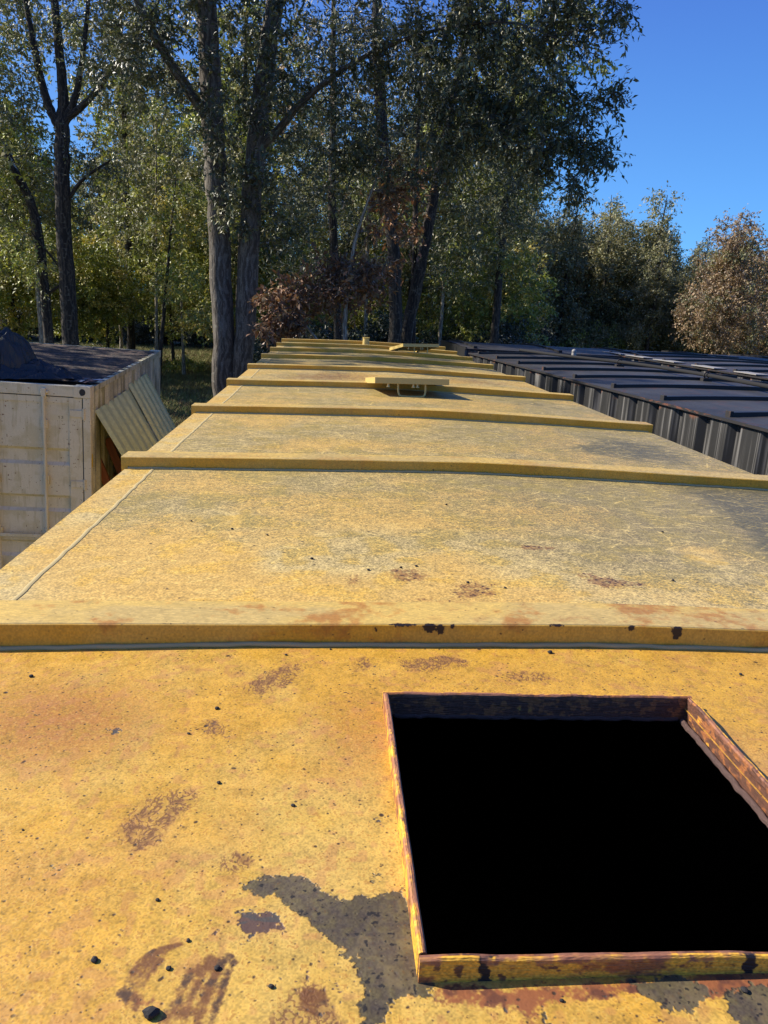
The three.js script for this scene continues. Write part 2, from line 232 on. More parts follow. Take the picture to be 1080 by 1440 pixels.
const farP = (k) => ({ x0: -0.66, x1: 1.70, z0: RIBZ[k], z1: RIBZ[k + 1] ?? ZF });
const farOpts = [
  { scratches: 3200, rubs: 30, cover: (x) => 0.46 + 0.16 * sst(0, 1.4, x), dark: [[[1.25, -3.5], [1.55, -3.45], [1.5, -2.95], [1.2, -3.0]], [[1.0, -3.2], [1.25, -3.3], [1.2, -3.0]]] },
  { scratches: 2600, rubs: 24, cover: (x) => 0.48 + 0.1 * sst(0, 1.4, x), dark: [[[1.1, -4.9], [1.5, -4.9], [1.4, -4.6]]] },
  { scratches: 1600, rubs: 30, cover: () => 0.40, rust: [[[-.45, -5.8], [.0, -6.5], [.35, -6.3], [.3, -5.7], [-.2, -5.6]], [[.9, -5.9], [1.5, -6.0], [1.4, -6.4], [.9, -6.4]]], rustBlur: 22 },
  { scratches: 1200, rubs: 12, cover: () => 0.52, dark: [[[-0.3, -7.8], [1.4, -8.1], [1.5, -7.6], [0.1, -7.4]]] },
  { scratches: 900, rubs: 8, cover: () => 0.62 }, { scratches: 700, rubs: 8, cover: () => 0.6 }, { scratches: 500, rubs: 6, cover: () => 0.6 }];
const farMats = farOpts.map((o, k) => { const p = farP(k + 1); return k < 1 ? dustyPaint(1280, 740, p, 11 + k, o) : k < 2 ? dustyPaint(1024, 592, p, 11 + k, o) : dustyPaint(512, 300, p, 11 + k, o); });
// ribs: uv u = x in metres from XL over 2.5, v = position round the profile
function ribPaint(W, H, seed, near) {
  const chips = maskOf(W, H, (c) => {
    const px = (x, s) => [(x * 0.928 - XL + 0.02) / 2.54 * W, s / 0.18 * H];
    if (near) for (const [x, s, w, hgt] of [[.195, .036, .02, .012], [.215, .034, .012, .014], [.235, .037, .008, .008], [.56, .037, .010, .009], [.645, .033, .016, .018], [.10, .034, .006, .006], [.42, .04, .03, .004], [.15, .04, .05, .004], [-.26, .041, .012, .003]]) { const [a, b] = px(x, s); c.beginPath(); c.ellipse(a, b, w / 2.54 * W / 2, hgt / 0.18 * H / 2, 0, 0, 6.3); c.fill(); }
  }, 2), fl = fleckMask(W, H, 2.54, 0.18, [[1900, 0.0004, 0.0017, 1], [120, 0.0008, 0.003, 1]], 51 + seed);
  const map = tex(W, H, (u, v, o) => {
    const x = XL - 0.02 + u * 2.54, s = v * 0.18, top = sst(0.0395, 0.0405, s);    // s: 0..0.04 front face, 0.04..0.14 top, then back
    const n1 = fbm(x * 5 + seed, s * 12, 4, 3), n4 = vn(x * 480, s * 480, 4), n5 = fbm(x * 70, s * 70, 3, 8 + seed), n6 = vn(x * 150, s * 420, 6);
    o[0] = 240; o[1] = 178; o[2] = 44; mixc(o, [232, 182, 76], sst(0.4, 0.7, n1));
    if (top > 0) { const t = [232, 196, 112]; mixc(t, [220, 190, 124], sst(0.4, 0.65, n1)); mixc(t, [150, 130, 84], (near ? 0.3 : 0.55) * sst(0.45, 0.62, 0.5 * n6 + 0.3 * n4 + 0.2 * n1)); mixc(o, t, top); }
    mixc(o, [166, 100, 40], 0.6 * sst(0.54, 0.72, fbm(x * 9, s * 16, 4, 25 + seed) * 0.7 + n5 * 0.3) * (near ? 1 : 0.35));
    const g = 0.88 + 0.16 * n4 + 0.1 * (n5 - 0.5); o[0] *= g; o[1] *= g; o[2] *= g;
    const cm = chips(u, v), ch = cm < 0.01 ? 0 : sst(0.3, 0.6, cm + (n5 - 0.5) * 0.9 + (n4 - 0.5) * 0.7); mixc(o, [40, 26, 20], ch); if (top > 0 && near) mixc(o, [150, 104, 60], 0.5 * sst(0.58, 0.76, fbm(x * 22, s * 30, 3, 77) * 0.55 + n5 * 0.25 + n4 * 0.2) * sst(0.05, 0.3, x));
    mixc(o, [52, 36, 24], 0.85 * fl(u, v));
  });
  return new THREE.MeshStandardMaterial({ name: 'rib_yellow_paint', map, color: new THREE.Color(0.76, 0.75, 0.62), roughness: 0.55, bumpMap: fineBump, bumpScale: 0.0005 });
}
const mRibs = [ribPaint(2048, 256, 3, true), ribPaint(1536, 192, 5, false), ribPaint(1024, 128, 9, false)];
function ribGeo(zf, k) {                                 // a channel laid across the roof, following its crown
  const prof = [[0, -0.012], [0, RIB - 0.0025], [0.0025, RIB], [RIBD - 0.0025, RIB], [RIBD, RIB - 0.0025], [RIBD, -0.012]], ss = [0, 0.038, 0.042, 0.138, 0.142, 0.18];
  const xs = lin(XL - 0.012, XR + 0.012, 60), pos = [], uv = [], idx = [];
  for (const x of xs) prof.forEach(([dz, dy], i) => {
    const w = (fbm(x * 1.3 + k * 9, k * 3.1, 2, 44) - 0.5) * 0.006;
    pos.push(x, EDGE + crown(Math.min(XR, Math.max(XL, x))) + dy + w + (i === 0 || i === 5 ? -0.004 : 0), zf - dz + (fbm(x * 0.9, k, 2, 4) - 0.5) * 0.004); uv.push((x - XL + 0.02) / 2.54, ss[i] / 0.18);
  });
  const n = prof.length; for (let i = 0; i < xs.length - 1; i++) for (let j = 0; j < n - 1; j++) { const a = i * n + j, b = a + 1, c = a + n, d = c + 1; idx.push(a, c, b, b, c, d); }
  for (const e of [0, xs.length - 1]) for (let j = 1; j < n - 1; j++) e ? idx.push(e * n, e * n + j + 1, e * n + j) : idx.push(0, j, j + 1);
  const g = new THREE.BufferGeometry(); g.setAttribute('position', new THREE.Float32BufferAttribute(pos, 3)); g.setAttribute('uv', new THREE.Float32BufferAttribute(uv, 2)); g.setIndex(idx);
  const f = g.toNonIndexed(); f.computeVertexNormals(); return f;
}
const mWeld = new THREE.MeshStandardMaterial({ name: 'painted_weld', color: new THREE.Color(0.42, 0.33, 0.14), roughness: 0.6 });
const mYWall = new THREE.MeshStandardMaterial({ name: 'tank_wall_paint', color: new THREE.Color(0.50, 0.32, 0.06), roughness: 0.55, bumpMap: fineBump, bumpScale: 0.002 });
const mInside = new THREE.MeshStandardMaterial({ name: 'rusty_bare_steel', color: new THREE.Color(0.20, 0.13, 0.09), roughness: 0.85 });
function weldBead(x, za, zb, seed) {
  const pts = []; const r = RNG(seed), n = Math.max(14, Math.round(Math.abs(za - zb) / 0.03));
  for (let i = 0; i <= n; i++) { const z = za + (zb - za) * i / n, xx = x + (r() - 0.5) * 0.0035 + 0.0015 * Math.sin(z * 5); pts.push(V(xx, roofY(xx, z) + 0.0002 + (r() - 0.5) * 0.0012, z)); }
  const g = tube(pts, 0.0055, n * 2, 8), p = g.attributes.position; for (let i = 0; i < p.count; i++) { const x0 = p.getX(i), y0 = roofY(x0, p.getZ(i)); p.setY(i, y0 + (p.getY(i) - y0) * 0.22 + 0.0003); } g.computeVertexNormals(); return g;
}
{
  const holeXs = [HX0, HX1], holeZs = [HZ0, HZ1], xsAll = [...new Set([...lin(XL, XR, 40), -0.556, ...holeXs])].sort((a, b) => a - b);
  const zs0 = [...new Set([...lin(ZN, RIBZ[0] - 0.004, 20), ...holeZs])].sort((a, b) => b - a);
  part('roof_panel', strip(xsAll, zs0, roofY, (x, z) => x > HX0 && x < HX1 && z > HZ0 && z < HZ1, (x, z) => [(x - P0.x0) / (P0.x1 - P0.x0), (z - P0.z0) / (P0.z1 - P0.z0)]), mNear, gYellow, yOff);
  for (let k = 0; k < RIBZ.length; k++) {
    const p = k ? farP(k) : P1, z1 = (k < 7 ? RIBZ[k + 1] : ZF) - 0.004;
    part('roof_panel', strip(xsAll, lin(RIBZ[k] - RIBD + 0.004, z1, 14), roofY, null, (x, z) => [(x - p.x0) / (p.x1 - p.x0), (z - p.z0) / (p.z1 - p.z0)]), k ? farMats[k - 1] : mP1, gYellow, yOff);
    part('roof_rib', ribGeo(RIBZ[k], k), mRibs[k === 0 ? 0 : k < 3 ? 1 : 2], gYellow, yOff);
    if (k < 5) { const r = RNG(40 + k), pts = []; for (let i = 0; i <= 70; i++) { const x = XL + 0.01 + (XR - XL - 0.02) * i / 70; pts.push(V(x, roofY(x, RIBZ[k]) + 0.0015 + (r() - 0.5) * 0.002, RIBZ[k] + 0.002 + (r() - 0.5) * 0.004)); } part('rib_weld', tube(pts, 0.005, 210, 6), mWeld, gYellow, yOff); }
    part('weld_bead', weldBead(-0.557, RIBZ[k] - RIBD, z1, 70 + k), mWeld, gYellow, yOff);
  }
  part('roof_rib', ribGeo(ZF + RIBD, 20), mRibs[2], gYellow, yOff);
  const wt = 0.006, yb = 0.35;
  part('side_wall', box(XL + 0.001, XL + wt, yb, EDGE - 0.002, ZF, ZN), mYWall, gYellow, yOff); part('side_wall', box(XR - wt, XR - 0.001, yb, EDGE - 0.002, ZF, ZN), mYWall, gYellow, yOff);
  part('end_wall', box(XL + wt, XR - wt, yb, EDGE - 0.004, ZN - wt, ZN - 0.001), mYWall, gYellow, yOff); part('end_wall', box(XL + wt, XR - wt, yb, EDGE + 0.01, ZF + 0.001, ZF + wt), mYWall, gYellow, yOff);
  part('floor_plate', box(XL + wt, XR - wt, yb, yb + wt, ZF + wt, ZN - wt), mYWall, gYellow, yOff);
  for (const [x0, x1] of [[XL + 0.1, XL + 0.3], [XR - 0.3, XR - 0.1]]) part('skid_beam', box(x0, x1, 0, yb, ZF, ZN, 0.01), mYWall, gYellow, yOff);
  const li = 0.002, a = XL + wt + li, b = XR - wt - li, c = ZF + wt + li, d = ZN - wt - li, y0 = yb + wt + li, y1 = EDGE - 0.014;
  part('interior_lining', [box(a, a + 0.004, y0, y1, c, d), box(b - 0.004, b, y0, y1, c, d), box(a + 0.004, b - 0.004, y0, y1, c, c + 0.004), box(a + 0.004, b - 0.004, y0, y1, d - 0.004, d), box(a + 0.004, b - 0.004, y0, y0 + 0.004, c + 0.004, d - 0.004)], mInside, gYellow, yOff);
}
// hatch coaming
function coamPaint(seed, marks) {                          // lower half of the texture: painted outside; upper half: bare rusty inside
  const map = tex(1024, 192, (u, v, o) => {
    const inner = v > 0.5, x = u * 0.6, y = (inner ? 2 - v * 2 : v * 2) * 0.044, yy = v * 0.088, n1 = fbm(x * 30 + seed, yy * 36, 4, seed), n4 = vn(x * 520, yy * 520, 5), n5 = fbm(x * 130, yy * 130, 3, 9 + seed);
    o[0] = 220; o[1] = 166; o[2] = 52; const r = inner ? 0.34 : 0;
    mixc(o, [140, 84, 50], 0.9 * sst(0.5, 0.66, n1 * 0.7 + n5 * 0.3 + r)); mixc(o, [78, 50, 40], 0.8 * sst(0.58, 0.70, n5 * 0.6 + fbm(x * 60, yy * 66, 3, 33 + seed) * 0.4 + r * 0.6));
    if (!inner) for (const [mx, w] of marks) mixc(o, [26, 22, 20], sst(w, w * 0.6, Math.abs(x - mx + (n5 - 0.5) * 0.014)));
    const g = 0.82 + 0.3 * n4; o[0] *= g; o[1] *= g; o[2] *= g;
    mixc(o, [150, 100, 74], 0.7 * sst(0.034, 0.040, y + (n5 - 0.5) * 0.012) * sst(0.42, 0.56, n1 * 0.6 + n5 * 0.4));
  });
  return new THREE.MeshStandardMaterial({ name: 'hatch_rim_paint', map, roughness: 0.65, bumpMap: fineBump, bumpScale: 0.0015 });
}
{
  const t = 0.007, lo = -0.015, hi = 0.0195, mF = coamPaint(2, [[0.054, 0.006], [0.282, 0.006], [0.319, 0.008]]), mL = coamPaint(6, []), mR = coamPaint(9, []), mB = coamPaint(12, []);
  const yb = EDGE + 0.0245;
  function plate(x0, z0, x1, z1, side, m, seed, insideFirst) {          // an upright strip from a to b, thickness t to `side`, slightly bowed and nicked
    const n = 40, pos = [], uv = [], idx = [], L = Math.hypot(x1 - x0, z1 - z0), dx = (x1 - x0) / L, dz = (z1 - z0) / L, nx = dz * side, nz = -dx * side;
    for (let i = 0; i <= n; i++) {
      const s = L * i / n, top = hi + (fbm(s * 30, seed, 3, seed) - 0.5) * 0.0035, bow = (fbm(s * 5, seed, 2, 3) - 0.5) * 0.003, X = x0 + dx * s + nx * bow, Z = z0 + dz * s + nz * bow;
      const q = [[0, lo], [0, top - 0.0015], [0.0015, top], [t - 0.0015, top], [t, top - 0.0015], [t, lo]], vs = insideFirst ? [1, 0.54, 0.52, 0.48, 0.46, 0] : [0, 0.46, 0.48, 0.52, 0.54, 1];
      q.forEach(([o, y], j) => { pos.push(X + nx * o, yb + y, Z + nz * o); uv.push(s / 0.6, vs[j]); });
    }
    for (let i = 0; i < n; i++) for (let j = 0; j < 5; j++) { const a = i * 6 + j, b = a + 1, c = a + 6, d = c + 1; idx.push(a, c, b, b, c, d); }
    for (const e of [0, n]) for (let j = 1; j < 5; j++) idx.push(e * 6, e * 6 + j, e * 6 + j + 1);
    const g = new THREE.BufferGeometry(); g.setAttribute('position', new THREE.Float32BufferAttribute(pos, 3)); g.setAttribute('uv', new THREE.Float32BufferAttribute(uv, 2)); g.setIndex(idx); const f = g.toNonIndexed(); f.computeVertexNormals(); return f;
  }
  const rim = new THREE.Group(); rim.name = 'hatch_rim'; rim.position.set(...yOff); gYellow.add(rim);
  const e = 0.002;
  part('rim_plate', plate(HX0 - e - t, HZ1 + e, HX1 + e + t, HZ1 + e, 1, mF, 2), mF, rim); part('rim_plate', plate(HX0 - e - t, HZ0 - e, HX1 + e + t, HZ0 - e, -1, mB, 5), mB, rim);
  part('rim_plate', plate(HX0 - e, HZ1 + e - t + 0.0005, HX0 - e, HZ0 - e + t - 0.0005, 1, mL, 7, true), mL, rim); part('rim_plate', plate(HX1 + e, HZ1 + e - t + 0.0005, HX1 + e, HZ0 - e + t - 0.0005, -1, mR, 9, true), mR, rim);
  const mSlag = new THREE.MeshStandardMaterial({ name: 'rusty_cut_edge', color: new THREE.Color(0.13, 0.075, 0.06), roughness: 0.85, bumpMap: fineBump, bumpScale: 0.004 });
  const slag = (x0, z0, x1, z1, s, r) => { const rn = RNG(s), p = []; for (let i = 0; i <= 46; i++) p.push(V(x0 + (x1 - x0) * i / 46 + (rn() - 0.5) * 0.002, yb + lo + (rn() - 0.5) * 0.002, z0 + (z1 - z0) * i / 46 + (rn() - 0.5) * 0.002)); return tube(p, r * 0.8, 160, 6); };
  part('cut_edge', slag(HX1 - 0.003, HZ1 - 0.01, HX1 - 0.003, HZ0 + 0.012, 4, 0.0052), mSlag, rim); part('cut_edge', slag(HX0 + 0.008, HZ0 + 0.005, HX1 - 0.008, HZ0 + 0.005, 5, 0.004), mSlag, rim);
}
// opened lids lying on their handles, hatch rims behind them
const mLid = ribPaint(512, 128, 15, false), mLidIn = new THREE.MeshStandardMaterial({ name: 'lid_paint', color: new THREE.Color(0.52, 0.38, 0.11), roughness: 0.55, bumpMap: fineBump, bumpScale: 0.001 }), mBrass = new THREE.MeshStandardMaterial({ name: 'worn_bright_metal', color: new THREE.Color(0.62, 0.45, 0.22), metalness: 0.8, roughness: 0.35 });
function lid(x, y, z, turn, tilt, side, hatchZ) {
  const g = new THREE.Group(); g.name = 'hatch_lid'; g.position.set(x + yOff[0], y, z + yOff[2]); g.rotation.set(tilt, turn, side, 'YXZ'); gYellow.add(g);
  const w = 0.235, D = 0.50, h = 0.037, t = 0.005;            // front edge at z = 0, body towards -z
  part('plate', box(-w + 0.001, w - 0.001, h - t, h - 0.0005, -D + 0.001, -0.001), mLidIn, g);
  part('lip', box(-w, w, 0, h, -t, 0, 0.0015), mLidIn, g); part('lip', box(-w, w, 0, h, -D, -D + t, 0.0015), mLidIn, g); part('lip', box(-w, -w + t, 0, h, -D + t, -t, 0.0015), mLidIn, g); part('lip', box(w - t, w, 0, h, -D + t, -t, 0.0015), mLidIn, g);
  part('handle', tube([V(-.085, .03, -.02), V(-.085, -.05, -.012), V(-.075, -.072, -.004), V(-.05, -.076, -.002), V(.05, -.076, -.002), V(.075, -.072, -.004), V(.085, -.05, -.012), V(.085, .03, -.02)], 0.0065, 60, 8), mLidIn, g);
  for (const a of [-0.14, 0.02, 0.045]) part('latch_stud', [new THREE.CylinderGeometry(0.008, 0.008, 0.055, 8).translate(a, 0.008, -0.07), new THREE.CylinderGeometry(0.013, 0.013, 0.006, 6).translate(a, -0.018, -0.07)], mBrass, g);
  for (const a of [-0.15, 0.15]) part('hinge_arm', box(a - 0.015, a + 0.015, -0.012, 0.0, -D - 0.12, -D + 0.05, 0.002), mLidIn, g);
  const rim = new THREE.Group(); rim.name = 'hatch_rim'; rim.position.set(x + yOff[0], EDGE + 0.02, hatchZ + yOff[2]); gYellow.add(rim);
  for (const b of [[-.22, .22, .213, .22], [-.22, .22, -.22, -.213], [-.22, -.213, -.213, .213], [.213, .22, -.213, .213]]) part('rim_plate', box(b[0], b[1], -0.02, 0.012, b[2], b[3] > b[2] ? b[3] : b[2] + 0.007), mLidIn, rim);
}
lid(0.53, EDGE + 0.099, -4.80, 0.07, -0.10, 0.012, -5.62);
lid(1.13, EDGE + 0.105, -9.5, 0.26, -0.16, 0.02, -10.62);
part('vent_pipe', [new THREE.CylinderGeometry(0.045, 0.05, 0.10, 14).translate(0.53, EDGE + 0.055, ZF + 0.22), new THREE.CylinderGeometry(0.052, 0.045, 0.02, 14).translate(0.53, EDGE + 0.115, ZF + 0.22)], mLidIn, gYellow, yOff);
// crumbs of black grit lying on the near panel
{
  const m = new THREE.MeshStandardMaterial({ name: 'black_grit', color: new THREE.Color(0.018, 0.016, 0.015), roughness: 0.85 });
  const crumb = (x, z, r0, s, label, group, name = 'grit_crumb') => {
    const r = r0 * 0.52;
    const g = new THREE.IcosahedronGeometry(r, 1), p = g.attributes.position, v = V();
    for (let i = 0; i < p.count; i++) { v.fromBufferAttribute(p, i); const k = 0.72 + 0.6 * fbm(v.x / r * 1.3 + s, v.y / r * 1.3 + v.z / r * 1.7, 2, s); p.setXYZ(i, v.x * k * 1.15, v.y * k * 0.75, v.z * k); }
    g.computeVertexNormals(); const o = thing(name, label, 'grit', [x, roofY(x, z) - r * 0.08, z], s, group); part('lump', g, m, o, [0, r * 0.62, 0]);
  };
  crumb(-.12, -.486, .0105, 3, 'largest round black lump of grit at the foot of the curved brown smear', null, 'grit_lump');
  const small = [[-.178, -.539, .0056], [-.14, -.605, .0034], [-.135, -.957, .0052], [-.109, -.786, .0044], [-.022, -.741, .0040], [-.115, -.528, .0040], [-.104, -.557, .0032], [-.162, -.894, .0036], [-.418, -1.059, .0055], [-.075, -.527, .0044], [-.029, -.507, .0042], [.377, -1.129, .0075], [.665, -1.062, .0050], [-.30, -.71, .0022], [-.05, -1.12, .0038], [.02, -1.14, .0034], [.36, -.488, .0050], [.205, -.484, .003]];
  small.forEach(([x, z, r], i) => crumb(x, z, r, 5 + i, 'small dark crumb of grit lying on the roof panel around the open hatch', 'grit crumbs scattered round the open hatch'));
  [[.10, -1.53, .006], [.205, -1.56, .006], [.17, -1.55, .005], [.30, -1.46, .006], [.37, -1.43, .005], [-.22, -1.83, .006], [-.13, -1.78, .005], [-.33, -1.9, .005], [-.02, -1.60, .006], [.75, -1.50, .006], [.9, -1.9, .006], [.35, -2.1, .006]].forEach(([x, z, r], i) => crumb(x, z, r, 30 + i, 'small dark crumb of grit on the dusty panel beyond the nearest rib to the hatch', 'grit crumbs on the dusty second panel'));
}

// ------------------------------------------------------------------ black tanks
const blackRoofTex = tex(1024, 1024, (u, v, o) => { const n = fbm(u * 9, v * 9, 4, 3), m = vn(u * 300, v * 300, 4), q = fbm(u * 40, v * 4, 3, 8); const k = 38 + 34 * (n - 0.4) + 10 * m + 14 * (q - 0.5); o[0] = k * 1.06; o[1] = k * 1.02; o[2] = k * 0.94; mixc(o, [70, 46, 34], 0.6 * sst(0.66, 0.76, fbm(u * 26, v * 26, 3, 12))); });
const mBRoof = new THREE.MeshStandardMaterial({ name: 'dusty_black_roof', map: blackRoofTex, roughness: 0.6, bumpMap: fineBump, bumpScale: 0.002 });
const blackSideTex = tex(1024, 512, (u, v, o) => {     // u: 4 m along, v: 2.5 m up
  const x = u * 4, y = v * 2.5, st = fbm(x * 26, y * 1.2, 3, 3), fine = vn(x * 160, y * 3, 5), n = fbm(x * 6, y * 6, 3, 7); o[0] = o[1] = o[2] = 34 + 14 * n;
  mixc(o, [136, 134, 130], 0.75 * sst(0.46, 0.74, st * 0.7 + fine * 0.3)); mixc(o, [122, 76, 56], 0.8 * sst(2.455, 2.495, y + (fbm(x * 12, y * 12, 3, 9) - 0.5) * 0.12) * sst(0.42, 0.55, fbm(x * 9, y * 9, 3, 10)));
});
const mBSide = new THREE.MeshStandardMaterial({ name: 'streaked_black_side', map: blackSideTex, roughness: 0.5 });
const mBlack = new THREE.MeshStandardMaterial({ name: 'black_paint', color: new THREE.Color(0.012, 0.012, 0.013), roughness: 0.5, bumpMap: fineBump, bumpScale: 0.001 });
const mBEdge = new THREE.MeshStandardMaterial({ name: 'rusty_black_edge', map: tex(1024, 64, (u, v, o) => { const n = fbm(u * 120, v * 4, 3, 3), m = fbm(u * 30, v, 3, 5); o[0] = 28; o[1] = 26; o[2] = 26; mixc(o, [116, 66, 44], 0.75 * sst(0.58, 0.70, n * 0.5 + m * 0.5)); }), roughness: 0.7 });
const mPipe = new THREE.MeshStandardMaterial({ name: 'dull_black_hose', color: new THREE.Color(0.008, 0.008, 0.008), roughness: 0.9 });
const mPale = new THREE.MeshStandardMaterial({ name: 'pale_worn_steel', color: new THREE.Color(0.24, 0.23, 0.21), roughness: 0.6, bumpMap: fineBump, bumpScale: 0.001 });
function blackTank(name, label, [x, z], turn, len, top, ribStep, ribOff, extras) {  // origin at the middle of the base; +z = near end
  const t = thing(name, label, 'storage tank', [x, 0, z], turn), w = 1.25, hl = len / 2, yb = 0.3;
  const cr = (X) => 0.032 * (1 - Math.pow(Math.abs(X / w), 2)), ry = (X, Z) => top + cr(X) + (fbm(X * 1.4 + 9, Z * 1.4 + len, 2, 4) - 0.5) * 0.02 * sst(0, 0.25, w - Math.abs(X));
  part('roof_plate', strip(lin(-w - 0.012, w + 0.012, 24), lin(-hl, hl, 60), ry, null, (X, Z) => [(X + w) / 2.5, Z / 2.5]), mBRoof, t);
  for (const s of [-1, 1]) {
    const n = Math.floor(len / 0.36), pts = []; let Z = -hl;   // trapezoid corrugation: outer flat, slope, inner flat, slope
    for (let i = 0; i < n; i++) { pts.push([Z, 0], [Z + 0.21, 0], [Z + 0.245, 0.05], [Z + 0.325, 0.05]); Z += 0.36; } pts.push([hl, 0]);
    const pos = [], uv = [], idx = [];
    pts.forEach(([zz, d]) => { for (const y of [yb, top - 0.012]) { pos.push(s * (w - 0.012 - d), y, zz); uv.push(zz / 4, (y - (top - 0.012) + 2.5) / 2.5); } });
    for (let i = 0; i < pts.length - 1; i++) { const a = i * 2; s > 0 ? idx.push(a, a + 1, a + 2, a + 1, a + 3, a + 2) : idx.push(a, a + 2, a + 1, a + 1, a + 2, a + 3); }
    const g = new THREE.BufferGeometry(); g.setAttribute('position', new THREE.Float32BufferAttribute(pos, 3)); g.setAttribute('uv', new THREE.Float32BufferAttribute(uv, 2)); g.setIndex(idx); const f = g.toNonIndexed(); f.computeVertexNormals();
    part('corrugated_side', f, mBSide, t);
    const eg = box(s > 0 ? w - 0.01 : -w - 0.016, s > 0 ? w + 0.016 : -w + 0.01, top - 0.02, top - 0.001, -hl, hl); const u = eg.attributes.uv, p = eg.attributes.position; for (let i = 0; i < u.count; i++) u.setXY(i, p.getZ(i) / 6, (p.getY(i) - top) * 20);
    part('roof_edge', eg, mBEdge, t);
    part('end_wall', box(-w + 0.02, w - 0.02, yb, top + 0.02, s > 0 ? hl - 0.03 : -hl + 0.01, s > 0 ? hl - 0.01 : -hl + 0.03), mBlack, t);
  }
  part('floor_frame', box(-w + 0.02, w - 0.02, 0, yb, -hl + 0.01, hl - 0.01), mBlack, t);
  for (let Z = hl - ribOff; Z > -hl + 0.1; Z -= ribStep) {
    const pos = [], idx = [], xs = lin(-w + 0.075, w - 0.075, 20), pr = [[0.0, -0.015], [0, 0.030], [-0.05, 0.030], [-0.05, -0.015]];
    for (const X of xs) for (const [dz, dy] of pr) pos.push(X, top + cr(X) + dy, Z + dz);
    for (let i = 0; i < 20; i++) for (let j = 0; j < 3; j++) { const a = i * 4 + j; idx.push(a, a + 4, a + 1, a + 1, a + 4, a + 5); } idx.push(0, 1, 2, 0, 2, 3, 80, 82, 81, 80, 83, 82);
    let g = new THREE.BufferGeometry(); g.setAttribute('position', new THREE.Float32BufferAttribute(pos, 3)); g.setIndex(idx); g = metreUV(g); g.computeVertexNormals(); part('roof_rib', g, mBlack, t);
    part('rib_end_cap', box(-w + 0.048, -w + 0.073, top - 0.005, top + 0.042, Z - 0.055, Z + 0.005, 0.003), mBEdge, t);
  }
  extras?.(t, top, cr, hl, w); return t;
}
const BT = 4.82 * Math.PI / 180, bAx = V(-Math.sin(BT), 0, -Math.cos(BT)), bRt = V(Math.cos(BT), 0, -Math.sin(BT));   // along and across
{
  const edge = V(2.11, 0, -11.62), mid = edge.clone().addScaledVector(bAx, -6).addScaledVector(bRt, 1.25);
  blackTank('black_storage_tank', 'black tank with corrugated side standing right beside the yellow tank', [mid.x, mid.z], BT, 12, EYE - 0.60, 0.90, 0.86, (t, top, cr, hl) => {
    const y = top + cr(0) + 0.055, pts = [[0.0, 4.0], [0.02, 1.4], [0.12, -0.6], [0.22, -2.4], [0.10, -3.5], [-0.35, -4.6], [-0.6, -5.6]].map(([x, z]) => V(x, y + 0.005, z));
    part('roof_pipe', tube(pts, 0.020, 80, 10), mPipe, t);
    for (const [x, z] of [[0.02, 1.2], [0.12, -0.6], [0.20, -2.0], [0.05, -3.7]]) part('pipe_bracket', [box(x - 0.05, x + 0.05, top + cr(0) - 0.01, top + cr(0) + 0.03, z - 0.03, z + 0.03, 0.003), new THREE.TorusGeometry(0.032, 0.008, 6, 14).translate(x, y + 0.005, z)], mBEdge, t);
    part('vent_cap', [new THREE.CylinderGeometry(0.03, 0.04, 0.07, 12).translate(0.25, top + cr(0.25) + 0.035, -hl + 0.35), new THREE.SphereGeometry(0.036, 12, 8).translate(0.25, top + cr(0.25) + 0.075, -hl + 0.35)], mPale, t);
  });
  const mid2 = V(4.98, 0, -10.0).addScaledVector(bAx, -2.3).addScaledVector(bRt, 1.25);
  blackTank('black_storage_tank', 'higher black tank with pale plates along its roof edge', [mid2.x, mid2.z], BT, 12, EYE - 0.565, 0.9, 0.5, (t, top, cr, hl, w) => {
    const r = RNG(5); for (let k = 0; k < 10; k++) { const z = -hl + 0.4 + k * 0.95 + r() * 0.2, l = 0.35 + 0.45 * r(); part('edge_plate', box(-w - 0.03, -w + 0.16, top + 0.012, top + 0.024, z, z + l, 0.002), mPale, t); }
  });
  blackTank('black_storage_tank', 'black tank parked crosswise behind the other tanks', [2.15 + 6.05, -13.75], Math.PI / 2 + 0.02, 12.1, EYE - 0.575, 1.4, 0.7);
}

// ------------------------------------------------------------------ white shipping container
const cAx = Math.atan2(0.50, 5.6);                       // turned a little to the left
const mWhite = new THREE.MeshStandardMaterial({ name: 'weathered_white_paint', roughness: 0.6, bumpMap: fineBump, bumpScale: 0.001, map: tex(1024, 1024, (u, v, o) => {
  const n = fbm(u * 8, v * 8, 4, 3), s = fbm(u * 60, v * 5, 3, 5), m = vn(u * 400, v * 400, 6); o[0] = 208; o[1] = 197; o[2] = 166; mixc(o, [190, 177, 138], 0.7 * sst(0.45, 0.7, n)); mixc(o, [160, 146, 108], 0.3 * sst(0.6, 0.78, s));
  const g = 0.94 + 0.09 * m; o[0] *= g; o[1] *= g; o[2] *= g; mixc(o, [92, 60, 40], 0.7 * sst(0.80, 0.84, fbm(u * 45, v * 45, 3, 9))); }) });
const mWhiteSide = new THREE.MeshStandardMaterial({ name: 'mossy_white_side', roughness: 0.65, map: tex(1024, 512, (u, v, o) => {
  const n = fbm(u * 12, v * 6, 4, 13), s = fbm(u * 120, v * 4, 3, 15), m = vn(u * 500, v * 300, 6); o[0] = 196; o[1] = 190; o[2] = 160; mixc(o, [118, 112, 66], 0.75 * sst(0.45, 0.66, s * 0.6 + n * 0.4)); mixc(o, [96, 96, 84], 0.4 * sst(0.5, 0.7, n)); const g = 0.9 + 0.16 * m; o[0] *= g; o[1] *= g; o[2] *= g; }) });
const mSeal = new THREE.MeshStandardMaterial({ name: 'dark_door_seal', color: new THREE.Color(0.025, 0.025, 0.025), roughness: 0.8 });
